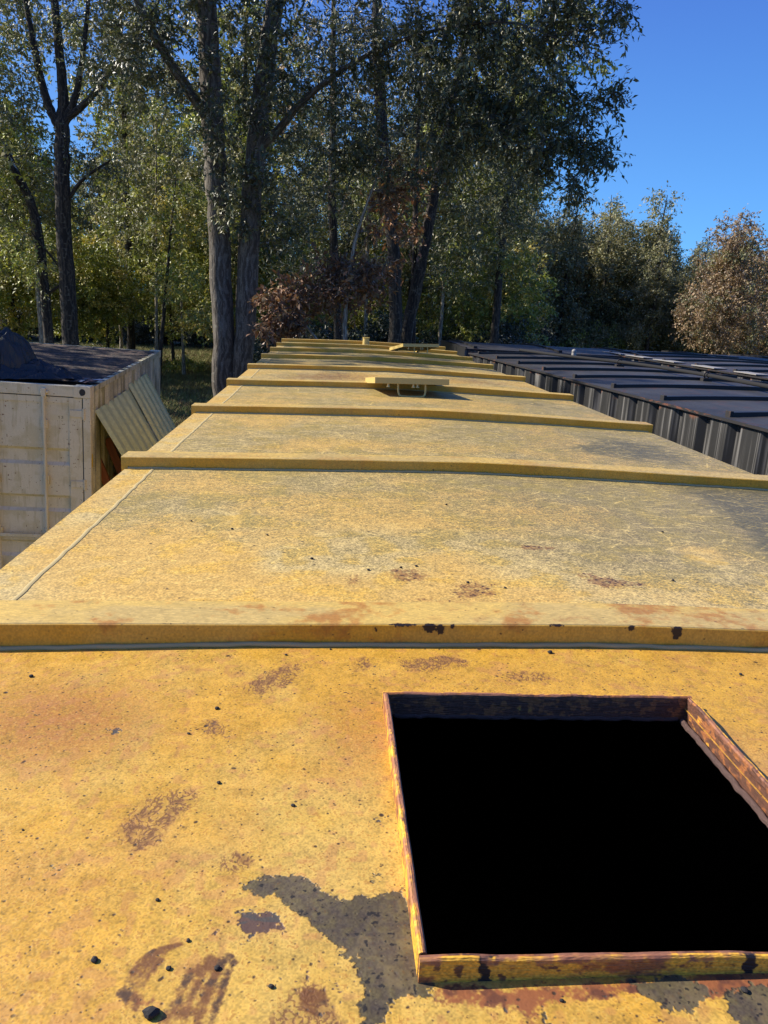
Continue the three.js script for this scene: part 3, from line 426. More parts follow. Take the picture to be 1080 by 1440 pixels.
const mLitter = new THREE.MeshStandardMaterial({ name: 'littered_container_roof', roughness: 0.9, bumpMap: fineBump, bumpScale: 0.01, map: tex(512, 1024, (u, v, o) => { const n = fbm(u * 10, v * 24, 4, 3), m = fbm(u * 80, v * 190, 3, 4), q = fbm(u * 30, v * 60, 3, 9); o[0] = 74; o[1] = 62; o[2] = 54; mixc(o, [38, 33, 30], sst(0.4, 0.6, n)); mixc(o, [122, 92, 70], 0.7 * sst(0.58, 0.7, m)); mixc(o, [20, 18, 18], 0.6 * sst(0.55, 0.68, q)); }) });
const CT = 2.60, CW = 2.44, CL = 5.95;
const cPos = V(-2.465, 0, -8.03).add(V(-Math.sin(cAx), 0, -Math.cos(cAx)).multiplyScalar(CL / 2)).add(V(Math.cos(cAx), 0, -Math.sin(cAx)).multiplyScalar(-CW / 2));
const gCont = thing('shipping_container', 'weathered white shipping container with closed doors', 'container', [cPos.x, 0, cPos.z], cAx);
gCont.rotation.z = -0.030; gCont.position.y = -0.0;
const cHalfW = CW / 2, cHalfL = CL / 2;
{
  const w = cHalfW, h = CT, l = cHalfL, g = gCont;
  // frame: corner posts, header, sill, rails
  for (const s of [-1, 1]) {
    part('corner_post', box(s > 0 ? w - 0.075 : -w, s > 0 ? w : -w + 0.075, 0.12, h - 0.118, l - 0.09, l - 0.001, 0.006), mWhite, g);
    part('corner_post', box(s > 0 ? w - 0.14 : -w, s > 0 ? w : -w + 0.14, 0.12, h - 0.118, -l, -l + 0.12, 0.006), mWhiteSide, g);
    part('top_rail', box(s > 0 ? w - 0.06 : -w, s > 0 ? w : -w + 0.06, h - 0.075, h - 0.015, -l + 0.17, l - 0.17, 0.004), mWhiteSide, g);
    part('bottom_rail', box(s > 0 ? w - 0.05 : -w, s > 0 ? w : -w + 0.05, 0.02, 0.16, -l + 0.17, l - 0.17, 0.004), mWhiteSide, g);
    for (const e of [-1, 1]) for (const y of [0, h - 0.118]) {
      const x0 = s > 0 ? w - 0.165 : -w - 0.003, x1 = s > 0 ? w + 0.003 : -w + 0.165, z0 = e > 0 ? l - 0.17 : -l - 0.003, z1 = e > 0 ? l + 0.004 : -l + 0.17;
      const c = part('corner_casting', box(x0, x1, y, y + 0.118, z0, z1, 0.006), mWhite, g);
      if (e > 0) part('casting_hole', new THREE.CylinderGeometry(0.030, 0.030, 0.008, 18).rotateX(Math.PI / 2).scale(1, 1.15, 1).translate((x0 + x1) / 2 + 0.005 * s, y + 0.059, z1 - 0.001), mSeal, c);
    }
    // corrugated side
    const pos = [], idx = [], uv = [], pts = []; let Z = -l + 0.12; while (Z < l - 0.30) { pts.push([Z, 0], [Z + 0.07, 0], [Z + 0.138, 0.036], [Z + 0.208, 0.036]); Z += 0.276; } pts.push([Z, 0], [l - 0.09, 0]);
    pts.forEach(([z, d]) => [0.16, h - 0.075].forEach((y) => { pos.push(s * (w - 0.012 - d), y, z); uv.push(z / 6, y / 3); }));
    for (let i = 0; i < pts.length - 1; i++) { const a = i * 2; s > 0 ? idx.push(a, a + 1, a + 2, a + 1, a + 3, a + 2) : idx.push(a, a + 2, a + 1, a + 1, a + 2, a + 3); }
    const cg = new THREE.BufferGeometry(); cg.setAttribute('position', new THREE.Float32BufferAttribute(pos, 3)); cg.setAttribute('uv', new THREE.Float32BufferAttribute(uv, 2)); cg.setIndex(idx); const f = cg.toNonIndexed(); f.computeVertexNormals(); part('corrugated_side', f, mWhiteSide, g);
  }
  part('door_header', box(-w + 0.165, w - 0.165, h - 0.112, h - 0.004, l - 0.09, l - 0.004, 0.004), mWhite, g); part('door_sill', box(-w + 0.165, w - 0.165, 0.0, 0.13, l - 0.09, l - 0.004, 0.004), mWhite, g);
  part('rear_wall', box(-w + 0.14, w - 0.14, 0.05, h - 0.02, -l + 0.01, -l + 0.06), mWhiteSide, g);
  part('floor', box(-w + 0.05, w - 0.05, 0.08, 0.14, -l + 0.06, l - 0.1), mSeal, g);
  // roof sheet with cross corrugations and leaf litter
  const rz = []; for (let z = -l + 0.1; z < l - 0.1; z += 0.05) rz.push(z); rz.push(l - 0.05);
  part('roof_sheet', strip([-w + 0.01, -w * 0.4, 0, w * 0.4, w - 0.01], rz, (x, z) => h - 0.022 + 0.012 * Math.sin(z * 18), null, (x, z) => [x / 2.44 + 0.5, z / 4]), mLitter, g);
  for (const s of [-1, 1]) {
    const d = new THREE.Group(); d.name = 'door'; g.add(d);
    const x0 = s > 0 ? 0.012 : -w + 0.085, x1 = s > 0 ? w - 0.085 : -0.012, y0 = 0.14, y1 = h - 0.122, zf = l - 0.012;
    const bands = [[0.30, 0.42], [0.80, 0.92], [1.30, 1.42], [1.80, 1.92]];
    let y = y0 + 0.06; const panel = [];
    const pane = (ya, yb2, z) => panel.push(box(x0 + 0.13, x1 - 0.13, ya, yb2, z - 0.004, z));
    for (const [a, b] of bands) { pane(y, a - 0.03, zf - 0.012); panel.push(slope(x0 + 0.13, x1 - 0.13, a - 0.03, a, zf - 0.012, zf - 0.044)); pane(a, b, zf - 0.044); panel.push(slope(x0 + 0.13, x1 - 0.13, b, b + 0.03, zf - 0.044, zf - 0.012)); y = b + 0.03; }
    pane(y, y1 - 0.06, zf - 0.012);
    part('door_panel', panel, mWhite, d);
    part('door_frame', [box(x0, x0 + 0.13, y0, y1, zf - 0.05, zf, 0.004), box(x1 - 0.13, x1, y0, y1, zf - 0.05, zf, 0.004), box(x0 + 0.13, x1 - 0.13, y1 - 0.06, y1, zf - 0.05, zf - 0.001), box(x0 + 0.13, x1 - 0.13, y0, y0 + 0.06, zf - 0.05, zf - 0.001)], mWhite, d);
    part('door_seal', [box(s > 0 ? x1 : x0 - 0.008, s > 0 ? x1 + 0.008 : x0, y0, y1, zf - 0.03, zf - 0.004), box(x0, x1, y1, y1 + 0.008, zf - 0.03, zf - 0.006)], mSeal, d);
    for (const hy of [0.32, 0.95, 1.58, 2.32]) part('hinge', [box(s > 0 ? x1 - 0.12 : x0 - 0.03, s > 0 ? x1 + 0.03 : x0 + 0.12, hy - 0.035, hy + 0.035, zf + 0.001, zf + 0.014, 0.003), new THREE.CylinderGeometry(0.014, 0.014, 0.11, 10).translate(s > 0 ? x1 + 0.018 : x0 - 0.018, hy, zf + 0.012)], mWhite, d);
    for (const rx of [0.26, 0.70]) {
      const X = s * (rx === 0.26 ? 0.30 : 0.775), lr = new THREE.Group(); lr.name = 'lock_rod'; d.add(lr);
      part('rod', new THREE.CylinderGeometry(0.017, 0.017, 2.42, 12).translate(X, 1.33, zf + 0.034), mWhite, lr);
      part('cam', [box(X - 0.022, X + 0.022, h - 0.12, h - 0.035, zf + 0.012, zf + 0.05, 0.006), box(X - 0.034, X + 0.045, h - 0.085, h - 0.06, zf + 0.01, zf + 0.035, 0.004)], mWhite, lr);
      for (const ky of [0.45, 1.05, 1.62, 2.20]) part('rod_guide', box(X - 0.03, X + 0.03, ky - 0.045, ky + 0.045, zf + 0.001, zf + 0.03, 0.006), mWhite, lr);
      if (rx === 0.26) part('handle', box(s > 0 ? X : X - 0.42, s > 0 ? X + 0.42 : X, 1.0, 1.035, zf + 0.04, zf + 0.052, 0.004), mWhite, lr);
    }
  }
  // worn stencil marks on the right door and a yellow sticker on the corner post
  const cv = document.createElement('canvas'); cv.width = 256; cv.height = 64; const c = cv.getContext('2d'); c.fillStyle = 'rgb(201,190,155)'; c.fillRect(0, 0, 256, 64); c.fillStyle = 'rgba(70,60,48,0.75)'; c.font = 'bold 46px sans-serif'; c.fillText('1 3', 90, 48); c.fillStyle = 'rgb(201,190,155)'; for (let i = 0; i < 26; i++) c.fillRect((i * 97) % 250, (i * 41) % 60, 12, 3);
  const ct = new THREE.CanvasTexture(cv); ct.colorSpace = THREE.SRGBColorSpace;
  part('stencil_mark', new THREE.PlaneGeometry(0.22, 0.055).translate(0.93, 2.27, cHalfL - 0.0225), new THREE.MeshStandardMaterial({ name: 'stencil', map: ct, roughness: 0.7 }), g);
  part('sticker', box(w + 0.0005, w + 0.002, 1.76, 1.90, l - 0.075, l - 0.03), new THREE.MeshStandardMaterial({ name: 'yellow_sticker', roughness: 0.5, map: tex(32, 64, (u, v, o) => { const k = (u > 0.2 && u < 0.8 && (v * 7 % 1) > 0.45); o[0] = k ? 110 : 214; o[1] = k ? 88 : 176; o[2] = k ? 24 : 32; }) }), g);
}
function slope(x0, x1, ya, yb, za, zb) { const g = new THREE.BufferGeometry(); g.setAttribute('position', new THREE.Float32BufferAttribute([x0, ya, za, x1, ya, za, x1, yb, zb, x0, ya, za, x1, yb, zb, x0, yb, zb], 3)); const m = metreUV(g); m.computeVertexNormals(); return m; }
const onCont = (x, y, z) => gCont.localToWorld(V(x, y, z)); gCont.updateMatrixWorld(true);
// crumpled black tarp heap on the container roof
function heap(name, label, centre, R, Hh, mat, seed, pow) {
  const t = thing(name, label, 'tarp', [centre.x, centre.y, centre.z], cAx), n = 96, pos = [], idx = [], uv = [];
  for (let i = 0; i <= n; i++) for (let j = 0; j <= n; j++) {
    const u = i / n * 2 - 1, v = j / n * 2 - 1, a = Math.atan2(v, u), d = Math.max(Math.abs(u), Math.abs(v)), x = Math.cos(a) * d, z = Math.sin(a) * d;
    const out = 1 + 0.35 * (fbm(Math.cos(a) * 1.7 + seed, Math.sin(a) * 1.7, 3, seed) - 0.5) + 0.14 * (vn(a * 4 + 20, seed, seed) - 0.5);
    const wx = fbm(x * 2 + seed, z * 2, 2, 1) * 1.2, fold = Math.min(1, Math.abs(fbm(x * 2.6 + wx * 1.5 + seed, z * 2.6 - wx, 2, seed) - 0.5) * 3.6), f2 = Math.min(1, Math.abs(fbm(x * 7 + wx * 3, z * 5 + seed, 2, seed + 4) - 0.5) * 3.4);
    const prof = Math.pow(Math.max(0, 1 - Math.pow(d, pow)), 0.75), y = Hh * prof * (0.95 - 0.22 * fold) + (0.07 * (0.5 - fold) + 0.06 * (0.5 - f2)) * Math.min(1, prof * 3) + 0.012 + 0.02 * fold;
    pos.push(x * R[0] * out + 0.05 * (fold - 0.5), Math.max(0.004, y), z * R[1] * out); uv.push(x * 0.6, z * 0.6 + y * 0.5);
  }
  for (let i = 0; i < n; i++) for (let j = 0; j < n; j++) { const a = i * (n + 1) + j, b = a + 1, c = a + n + 1, d = c + 1; idx.push(a, b, c, b, d, c); }
  const g = new THREE.BufferGeometry(); g.setAttribute('position', new THREE.Float32BufferAttribute(pos, 3)); g.setAttribute('uv', new THREE.Float32BufferAttribute(uv, 2)); g.setIndex(idx); g.computeVertexNormals(); part('sheet', g, mat, t); return t;
}
const tarpBump = grey(512, 512, (u, v) => { const w = fbm(u * 5, v * 5, 2, 3) * 2.4; return 1 - 0.6 * Math.min(1, Math.abs(fbm(u * 9 + w, v * 6 - w, 2, 5) - 0.5) * 5) - 0.4 * Math.min(1, Math.abs(fbm(u * 20 - w, v * 26 + w, 2, 7) - 0.5) * 5); });
const mTarp = new THREE.MeshStandardMaterial({ name: 'black_plastic_tarp', color: new THREE.Color(0.008, 0.008, 0.011), roughness: 0.36, side: THREE.DoubleSide, bumpMap: tarpBump, bumpScale: 0.014 });
const mTarp2 = new THREE.MeshStandardMaterial({ name: 'dull_olive_black_tarp', color: new THREE.Color(0.018, 0.016, 0.013), roughness: 0.5, side: THREE.DoubleSide, bumpMap: tarpBump, bumpScale: 0.014 });
heap('tarp_heap', 'glossy black plastic tarp spread crumpled along the container roof edge', onCont(0.28, CT - 0.006, cHalfL - 0.42), [0.72, 0.34], 0.20, mTarp, 3, 1.6);
heap('tarp_bundle', 'tall dull black tarp bundle bulging up on the container roof', onCont(0.02, CT - 0.006, cHalfL - 0.55), [0.58, 0.42], 0.46, mTarp2, 8, 5);
{
  const r = RNG(4), mats = [[0.16, 0.075, 0.055], [0.38, 0.38, 0.38], [0.05, 0.045, 0.05]].map((c, i) => new THREE.MeshStandardMaterial({ name: 'scrap_' + ['brown', 'pale', 'dark'][i], color: new THREE.Color(...c), roughness: 0.6, side: THREE.DoubleSide }));
  const labels = ['reddish brown scrap of sheet lying near the container roof corner', 'pale scrap of plastic lying near the container roof corner', 'dark scrap of plastic lying near the container roof corner'];
  for (let i = 0; i < 14; i++) {
    const k = i % 3, p = onCont(0.80 + r() * 0.36, CT - 0.008, cHalfL - 0.12 - r() * 0.5), t = thing('roof_scrap', labels[k], 'scrap', [p.x, p.y, p.z], r() * 3, 'scraps beside the tarp, ' + ['brown', 'pale', 'dark'][k]);
    const a = 0.05 + 0.06 * r(), b = 0.03 + 0.05 * r(), s = r() * 9; part('flake', strip(lin(-a, a, 8), lin(-b, b, 6), (x, z) => 0.012 + 0.035 * fbm(x * 14 + s, z * 14, 2, 5), null, (x, z) => [x, z]), mats[k], t);
  }
}
// corrugated sheets leaning on the container, wooden props under them
{
  const mSheet = new THREE.MeshStandardMaterial({ name: 'weathered_corrugated_sheet', side: THREE.DoubleSide, roughness: 0.42, metalness: 0.15, map: tex(512, 512, (u, v, o) => { const n = fbm(u * 6, v * 2, 3, 3), s = fbm(u * 90, v * 90, 2, 7); o[0] = 200; o[1] = 202; o[2] = 142; mixc(o, [176, 180, 96], 0.7 * sst(0.4, 0.65, n)); const g = 0.92 + 0.14 * s; o[0] *= g; o[1] *= g; o[2] *= g; }) });
  function sheet(label, top, foot, z0, z1, lift) {         // top/foot: [x, y] in the container's turned frame; waves along z
    const t = thing('corrugated_sheet', label, 'metal sheet', [foot[0], 0, (z0 + z1) / 2], cAx * 0.9, 'corrugated sheets leaning on the container');
    const n = 132, pos = [], idx = [], uv = [], L = Math.hypot(top[0] - foot[0], top[1]), nx = top[1] / L, ny = (foot[0] - top[0]) / L;
    for (const side of [0, 1]) for (let i = 0; i <= n; i++) { const z = (z1 - z0) * (i / n - 0.5), ph = i / n * (z0 - z1) / 0.34 % 1, d = 0.036 * (sst(0.0, 0.16, ph) - sst(0.5, 0.66, ph)) + lift + side * 0.0025;
      for (let k = 0; k <= 6; k++) { const q = k / 6, bend = 0.02 * Math.sin(q * 3.1); pos.push((top[0] - foot[0]) * q + nx * (d + bend), 0.01 + top[1] * q + ny * (d + bend), z); uv.push(z / 2, q * 1.2); } }
    const st = (n + 1) * 7; for (let s = 0; s < 2; s++) for (let i = 0; i < n; i++) for (let k = 0; k < 6; k++) { const a = s * st + i * 7 + k, b = a + 1, c = a + 7, d = c + 1; s ? idx.push(a, b, c, b, d, c) : idx.push(a, c, b, b, c, d); }
    for (let i = 0; i < n; i++) for (const k of [0, 6]) { const a = i * 7 + k, b = a + 7; idx.push(a, a + st, b, b, a + st, b + st); }
    for (const i of [0, n]) for (let k = 0; k < 6; k++) { const a = i * 7 + k; idx.push(a, a + 1, a + st, a + 1, a + st + 1, a + st); }
    const g = new THREE.BufferGeometry(); g.setAttribute('position', new THREE.Float32BufferAttribute(pos, 3)); g.setAttribute('uv', new THREE.Float32BufferAttribute(uv, 2)); g.setIndex(idx); const f = g.toNonIndexed(); f.computeVertexNormals(); part('sheet', f, mSheet, t);
  }
  sheet('olive grey corrugated sheet leaning in front on the container side', [-2.585, 2.24], [-1.42, 0], -8.52, -10.55, 0.03);
  sheet('corrugated sheet behind the front one, its top edge showing above', [-2.64, 2.30], [-1.55, 0], -8.9, -10.85, -0.02);
  sheet('farthest corrugated sheet leaning near the rear of the container', [-2.74, 2.30], [-1.62, 0], -10.75, -12.3, 0.0);
  const mWood = new THREE.MeshStandardMaterial({ name: 'reddish_wood', roughness: 0.8, map: tex(256, 256, (u, v, o) => { const n = fbm(u * 30, v * 3, 3, 3); o[0] = 128 + 40 * n; o[1] = 74 + 30 * n; o[2] = 44 + 16 * n; }) });
  [[-2.60, 1.78, -8.75, -1.95, -8.75], [-2.52, 1.86, -9.05, -1.85, -9.1], [-2.66, 1.5, -9.4, -2.0, -9.35]].forEach(([x, y, z, fx, fz], i) => {
    const a = V(fx, 0, fz), b = V(x, y, z), d = b.clone().sub(a), L = d.length(), t = thing('wooden_prop', ['reddish wooden board propped nearest the container doors under the sheets', 'reddish wooden board propped between two others under the sheets', 'reddish wooden board deepest under the leaning sheets'][i], 'board', [fx, 0, fz]);
    const m = part('board', box(-0.045, 0.045, 0.03, L, -0.02, 0.02, 0.003), mWood, t); m.quaternion.setFromUnitVectors(V(0, 1, 0), d.normalize());
  });
}

// ------------------------------------------------------------------ ground
const mGround = new THREE.MeshStandardMaterial({ name: 'dry_grass_and_leaf_litter', roughness: 0.95, map: tex(1024, 1024, (u, v, o) => { const n = fbm(u * 10, v * 10, 4, 3), m = fbm(u * 120, v * 120, 3, 4), q = fbm(u * 34, v * 34, 3, 8); o[0] = 112; o[1] = 104; o[2] = 58; mixc(o, [96, 106, 48], sst(0.4, 0.62, n)); mixc(o, [128, 98, 66], 0.7 * sst(0.5, 0.62, q * 0.5 + m * 0.5)); mixc(o, [70, 58, 40], 0.5 * sst(0.55, 0.7, m)); }) });
{
  const g = new THREE.PlaneGeometry(600, 600, 1, 1).rotateX(-Math.PI / 2); const uv = g.attributes.uv; for (let i = 0; i < uv.count; i++) uv.setXY(i, uv.getX(i) * 50, uv.getY(i) * 50);
  structure('ground', g, mGround).position.y = -0.004;
}

// ------------------------------------------------------------------ trees
const barkTex = (a, b, s) => tex(256, 512, (u, v, o) => { const r = fbm(u * 26 + fbm(u * 6, v * 6, 2, s) * 3, v * 7, 4, s), m = fbm(u * 60, v * 60, 2, s + 3); o[0] = a[0]; o[1] = a[1]; o[2] = a[2]; mixc(o, b, sst(0.38, 0.62, r)); const g = 0.8 + 0.4 * m; o[0] *= g; o[1] *= g; o[2] *= g; mixc(o, [150, 152, 140], 0.35 * sst(0.66, 0.78, fbm(u * 9, v * 14, 3, s + 9))); });
const barkBump = grey(256, 512, (u, v) => fbm(u * 26 + fbm(u * 6, v * 6, 2, 2) * 3, v * 7, 4, 2));
const bark = (a, b, s) => new THREE.MeshStandardMaterial({ name: 'bark', roughness: 0.9, map: barkTex(a, b, s), bumpMap: barkBump, bumpScale: 0.012 });
const mBarkGrey = bark([108, 101, 90], [74, 67, 58], 2), mBarkDark = bark([70, 62, 52], [32, 28, 24], 5), mBarkPale = bark([170, 160, 140], [104, 94, 80], 8);
const leafMat = (rough, tr) => new THREE.MeshPhysicalMaterial({ name: 'leaf', vertexColors: true, roughness: rough, transmission: tr, thickness: 0, side: THREE.DoubleSide });
const mLeafGloss = leafMat(0.58, 0.38), mLeafMatt = leafMat(0.7, 0.5), mLeafDry = leafMat(0.8, 0.3);
class Leaves {
  constructor() { this.cap = 4096; this.k = 0; this.p = new Float32Array(this.cap * 12); this.n = new Float32Array(this.cap * 12); this.c = new Float32Array(this.cap * 12); }
  add(p, d, up, len, wid, col) {
    if (this.k === this.cap) { this.cap *= 2; for (const a of ['p', 'n', 'c']) { const q = new Float32Array(this.cap * 12); q.set(this[a]); this[a] = q; } }
    let sx = d.y * up.z - d.z * up.y, sy = d.z * up.x - d.x * up.z, sz = d.x * up.y - d.y * up.x, l = 1 / (Math.hypot(sx, sy, sz) || 1); sx *= l; sy *= l; sz *= l;
    const nx = sy * d.z - sz * d.y, ny = sz * d.x - sx * d.z, nz = sx * d.y - sy * d.x, m = len * 0.52, h = wid / 2, f = wid * 0.16, e = -len * 0.08, o = this.k * 12, P = this.p;
    P[o] = p.x; P[o + 1] = p.y; P[o + 2] = p.z;
    P[o + 3] = p.x + d.x * m + sx * h + nx * f; P[o + 4] = p.y + d.y * m + sy * h + ny * f; P[o + 5] = p.z + d.z * m + sz * h + nz * f;
    P[o + 6] = p.x + d.x * len + nx * e; P[o + 7] = p.y + d.y * len + ny * e; P[o + 8] = p.z + d.z * len + nz * e;
    P[o + 9] = p.x + d.x * m - sx * h + nx * f; P[o + 10] = p.y + d.y * m - sy * h + ny * f; P[o + 11] = p.z + d.z * m - sz * h + nz * f;
    for (let q = 0; q < 4; q++) { this.n[o + q * 3] = nx; this.n[o + q * 3 + 1] = ny; this.n[o + q * 3 + 2] = nz; this.c.set(col, o + q * 3); }
    this.k++; leafCount++;
  }
  geo() { const g = new THREE.BufferGeometry(), n = this.k, I = new Uint32Array(n * 6); for (let i = 0; i < n; i++) I.set([i * 4, i * 4 + 1, i * 4 + 2, i * 4, i * 4 + 2, i * 4 + 3], i * 6); for (const [a, b] of [['position', 'p'], ['normal', 'n'], ['color', 'c']]) g.setAttribute(a, new THREE.BufferAttribute(this[b].slice(0, n * 12), 3)); g.setIndex(new THREE.BufferAttribute(I, 1)); return g; }
}
let leafCount = 0;
class Limbs {
  constructor() { this.p = []; this.u = []; this.i = []; this.k = 0; }
  add(pts, rad, radial, rough = 0) {
    let prev = null, len = 0;
    pts.forEach((q, i) => {
      const t = (pts[i + 1] ?? q).clone().sub(pts[i - 1] ?? q).normalize(); let s = prev ? prev.clone().addScaledVector(t, -prev.dot(t)) : V(1, 0, 0.01).addScaledVector(t, -t.x); if (s.lengthSq() < 1e-6) s = V(0, 0, 1); s.normalize(); prev = s; const b = V().crossVectors(t, s);
      if (i) len += q.distanceTo(pts[i - 1]);
      for (let j = 0; j <= radial; j++) { const a = j / radial * 6.28319, R = rad[i] * (1 + rough * (vn(Math.cos(a) * 2 + 7, Math.sin(a) * 2 + len * 1.2, 3) - 0.5)); this.p.push(q.x + (s.x * Math.cos(a) + b.x * Math.sin(a)) * R, q.y + (s.y * Math.cos(a) + b.y * Math.sin(a)) * R, q.z + (s.z * Math.cos(a) + b.z * Math.sin(a)) * R); this.u.push(j / radial * Math.max(1, Math.round(rad[0] * 6.3)), len); }
    });
    const n = radial + 1; for (let i = 0; i < pts.length - 1; i++) for (let j = 0; j < radial; j++) { const a = this.k + i * n + j, c = a + n; this.i.push(a, a + 1, c, a + 1, c + 1, c); }
    this.k += pts.length * n;
  }
  geo() { const g = new THREE.BufferGeometry(); g.setAttribute('position', new THREE.Float32BufferAttribute(this.p, 3)); g.setAttribute('uv', new THREE.Float32BufferAttribute(this.u, 2)); g.setIndex(this.i); g.computeVertexNormals(); return g; }
}
/* trunks: lists of [x, y, z, r] in the tree's own axes. blobs: {c, r, n} clumps of twigs. Every clump grows a branch from the nearest wood. */
function growTree(root, spec, seed) {
  const R = RNG(seed), rs = () => R() * 2 - 1, rdir = () => { let v; do v = V(rs(), rs(), rs()); while (v.lengthSq() > 1 || v.lengthSq() < 0.01); return v.normalize(); };
  const T = new Limbs(), B = new Limbs(), L = new Leaves(), nodes = [];
  for (const tr of spec.trunks) {
    const c = new THREE.CatmullRomCurve3(tr.map((q) => V(q[0], q[1], q[2]))), n = tr.length * 6, pts = [], rad = [];
    for (let i = 0; i <= n; i++) { const t = i / n, f = t * (tr.length - 1), k = Math.min(tr.length - 2, f | 0), p = c.getPoint(t), r = tr[k][3] + (tr[k + 1][3] - tr[k][3]) * (f - k); p.x += 0.12 * r * rs(); p.z += 0.12 * r * rs(); pts.push(p); rad.push(r); nodes.push({ p, r }); }
    T.add(pts, rad, spec.radial ?? 10, 0.22);
  }
  const cl = [];
  for (const b of spec.blobs) for (let k = 0; k < b.n; k++) { const v = rdir(), q = Math.pow(R(), b.pow ?? 0.45); cl.push({ p: V(b.c[0] + v.x * b.r[0] * q, b.c[1] + v.y * b.r[1] * q, b.c[2] + v.z * b.r[2] * q), b }); }
  const near = (p) => { let best = null, bd = 1e9; for (const m of nodes) { const d = m.p.distanceTo(p) + Math.max(0, m.p.y - p.y + (spec.droop ?? 0)) * 0.8 + (m.r < 0.008 ? 0.6 : 0); if (d < bd) { bd = d; best = m; } } return best; };
  cl.forEach((c) => { let d = 1e9; for (const m of nodes) d = Math.min(d, m.p.distanceToSquared(c.p)); c.d = d; }); cl.sort((a, b) => a.d - b.d);
  for (const c of cl) {
    const m = near(c.p), D = m.p.distanceTo(c.p), r0 = Math.min(m.r * 0.7, 0.006 + 0.0085 * D * (spec.limb ?? 1)), n = Math.max(3, Math.min(9, Math.round(D * 3))), pts = [], rad = [], w = rdir().multiplyScalar(D * 0.13), up = D * 0.10;
    for (let i = 0; i <= n; i++) { const t = i / n, s = Math.sin(t * 3.1416); const p = m.p.clone().lerp(c.p, t).addScaledVector(w, s); p.y += up * s; p.addScaledVector(rdir(), 0.03 * Math.min(1, D) * (i && i < n ? 1 : 0)); pts.push(p); rad.push(r0 + (0.0035 - r0) * t); if (i) nodes.push({ p, r: rad[i] }); }
    B.add(pts, rad, r0 > 0.03 ? 7 : r0 > 0.012 ? 5 : 3);
    const b = c.b, dir = c.p.clone().sub(m.p).normalize(), tone = 0.75 + 0.5 * R(), pal = b.pal ?? spec.pal, odd = R() < (spec.odd ?? 0.08) ? spec.oddPal ?? pal : pal;
    for (let k = 0; k < (spec.twigs ?? 6); k++) {
      const td = dir.clone().multiplyScalar(0.7).addScaledVector(rdir(), 1).addScaledVector(V(0, 1, 0), -(b.hang ?? 0.15)).normalize(), tl = (spec.twigLen ?? 0.45) * (0.5 + 0.9 * R()), start = pts[Math.max(0, n - (k % 3))];
      const end = start.clone().addScaledVector(td, tl).add(V(0, -0.1 * tl, 0)); if (spec.twigWood) B.add([start, start.clone().lerp(end, 0.5).add(V(0, 0.04 * tl, 0)), end], [0.0035, 0.0025, 0.0012], 3);
      const nl = Math.round((spec.leaves ?? 8) * (0.6 + 0.8 * R()));
      for (let q = 0; q < nl; q++) {
        const t = 0.12 + 0.88 * (q + R()) / nl, p = start.clone().lerp(end, t), ld = td.clone().multiplyScalar(0.5).addScaledVector(rdir(), 0.9).add(V(0, -0.25, 0)).normalize(), up2 = V(0, 1, 0).addScaledVector(rdir(), 0.9).normalize();
        const pc = odd[(R() * odd.length) | 0], g = tone * (0.72 + 0.56 * R()), ll = spec.leaf[0] * (0.5 + 0.95 * R()); if (!spec.twigWood) p.addScaledVector(rdir(), 0.06 * tl);
        L.add(p, ld, up2, ll, spec.leaf[1] * ll / spec.leaf[0], [pc[0] * g, pc[1] * g, pc[2] * g]);
      }
    }
  }
  part('trunk', T.geo(), spec.bark, root); part('branches', B.geo(), spec.bark, root, null, true);
  if (L.k) part('crown', L.geo(), spec.leafMat ?? mLeafMatt, root, null, true);
  return root;
}
const G = { oak: [[.085, .108, .042], [.105, .126, .052], [.068, .090, .038], [.145, .15, .062]], olive: [[.235, .230, .085], [.19, .20, .075], [.29, .26, .095], [.165, .19, .066]], lime: [[.38, .41, .065], [.29, .34, .06], [.45, .43, .07], [.22, .27, .055]], yellow: [[.54, .43, .08], [.46, .40, .08]], brown: [[.26, .118, .042], [.20, .09, .036], [.34, .18, .066], [.15, .072, .03]], farm: [[.33, .31, .13], [.27, .27, .11], [.38, .33, .14], [.24, .25, .095]], tan: [[.40, .265, .13], [.33, .21, .10], [.28, .19, .09], [.34, .265, .12]], dark: [[.036, .054, .022], [.048, .066, .028], [.060, .076, .032]] };
const rel = (x, y, z, r) => [x, y + EYE, z, r];

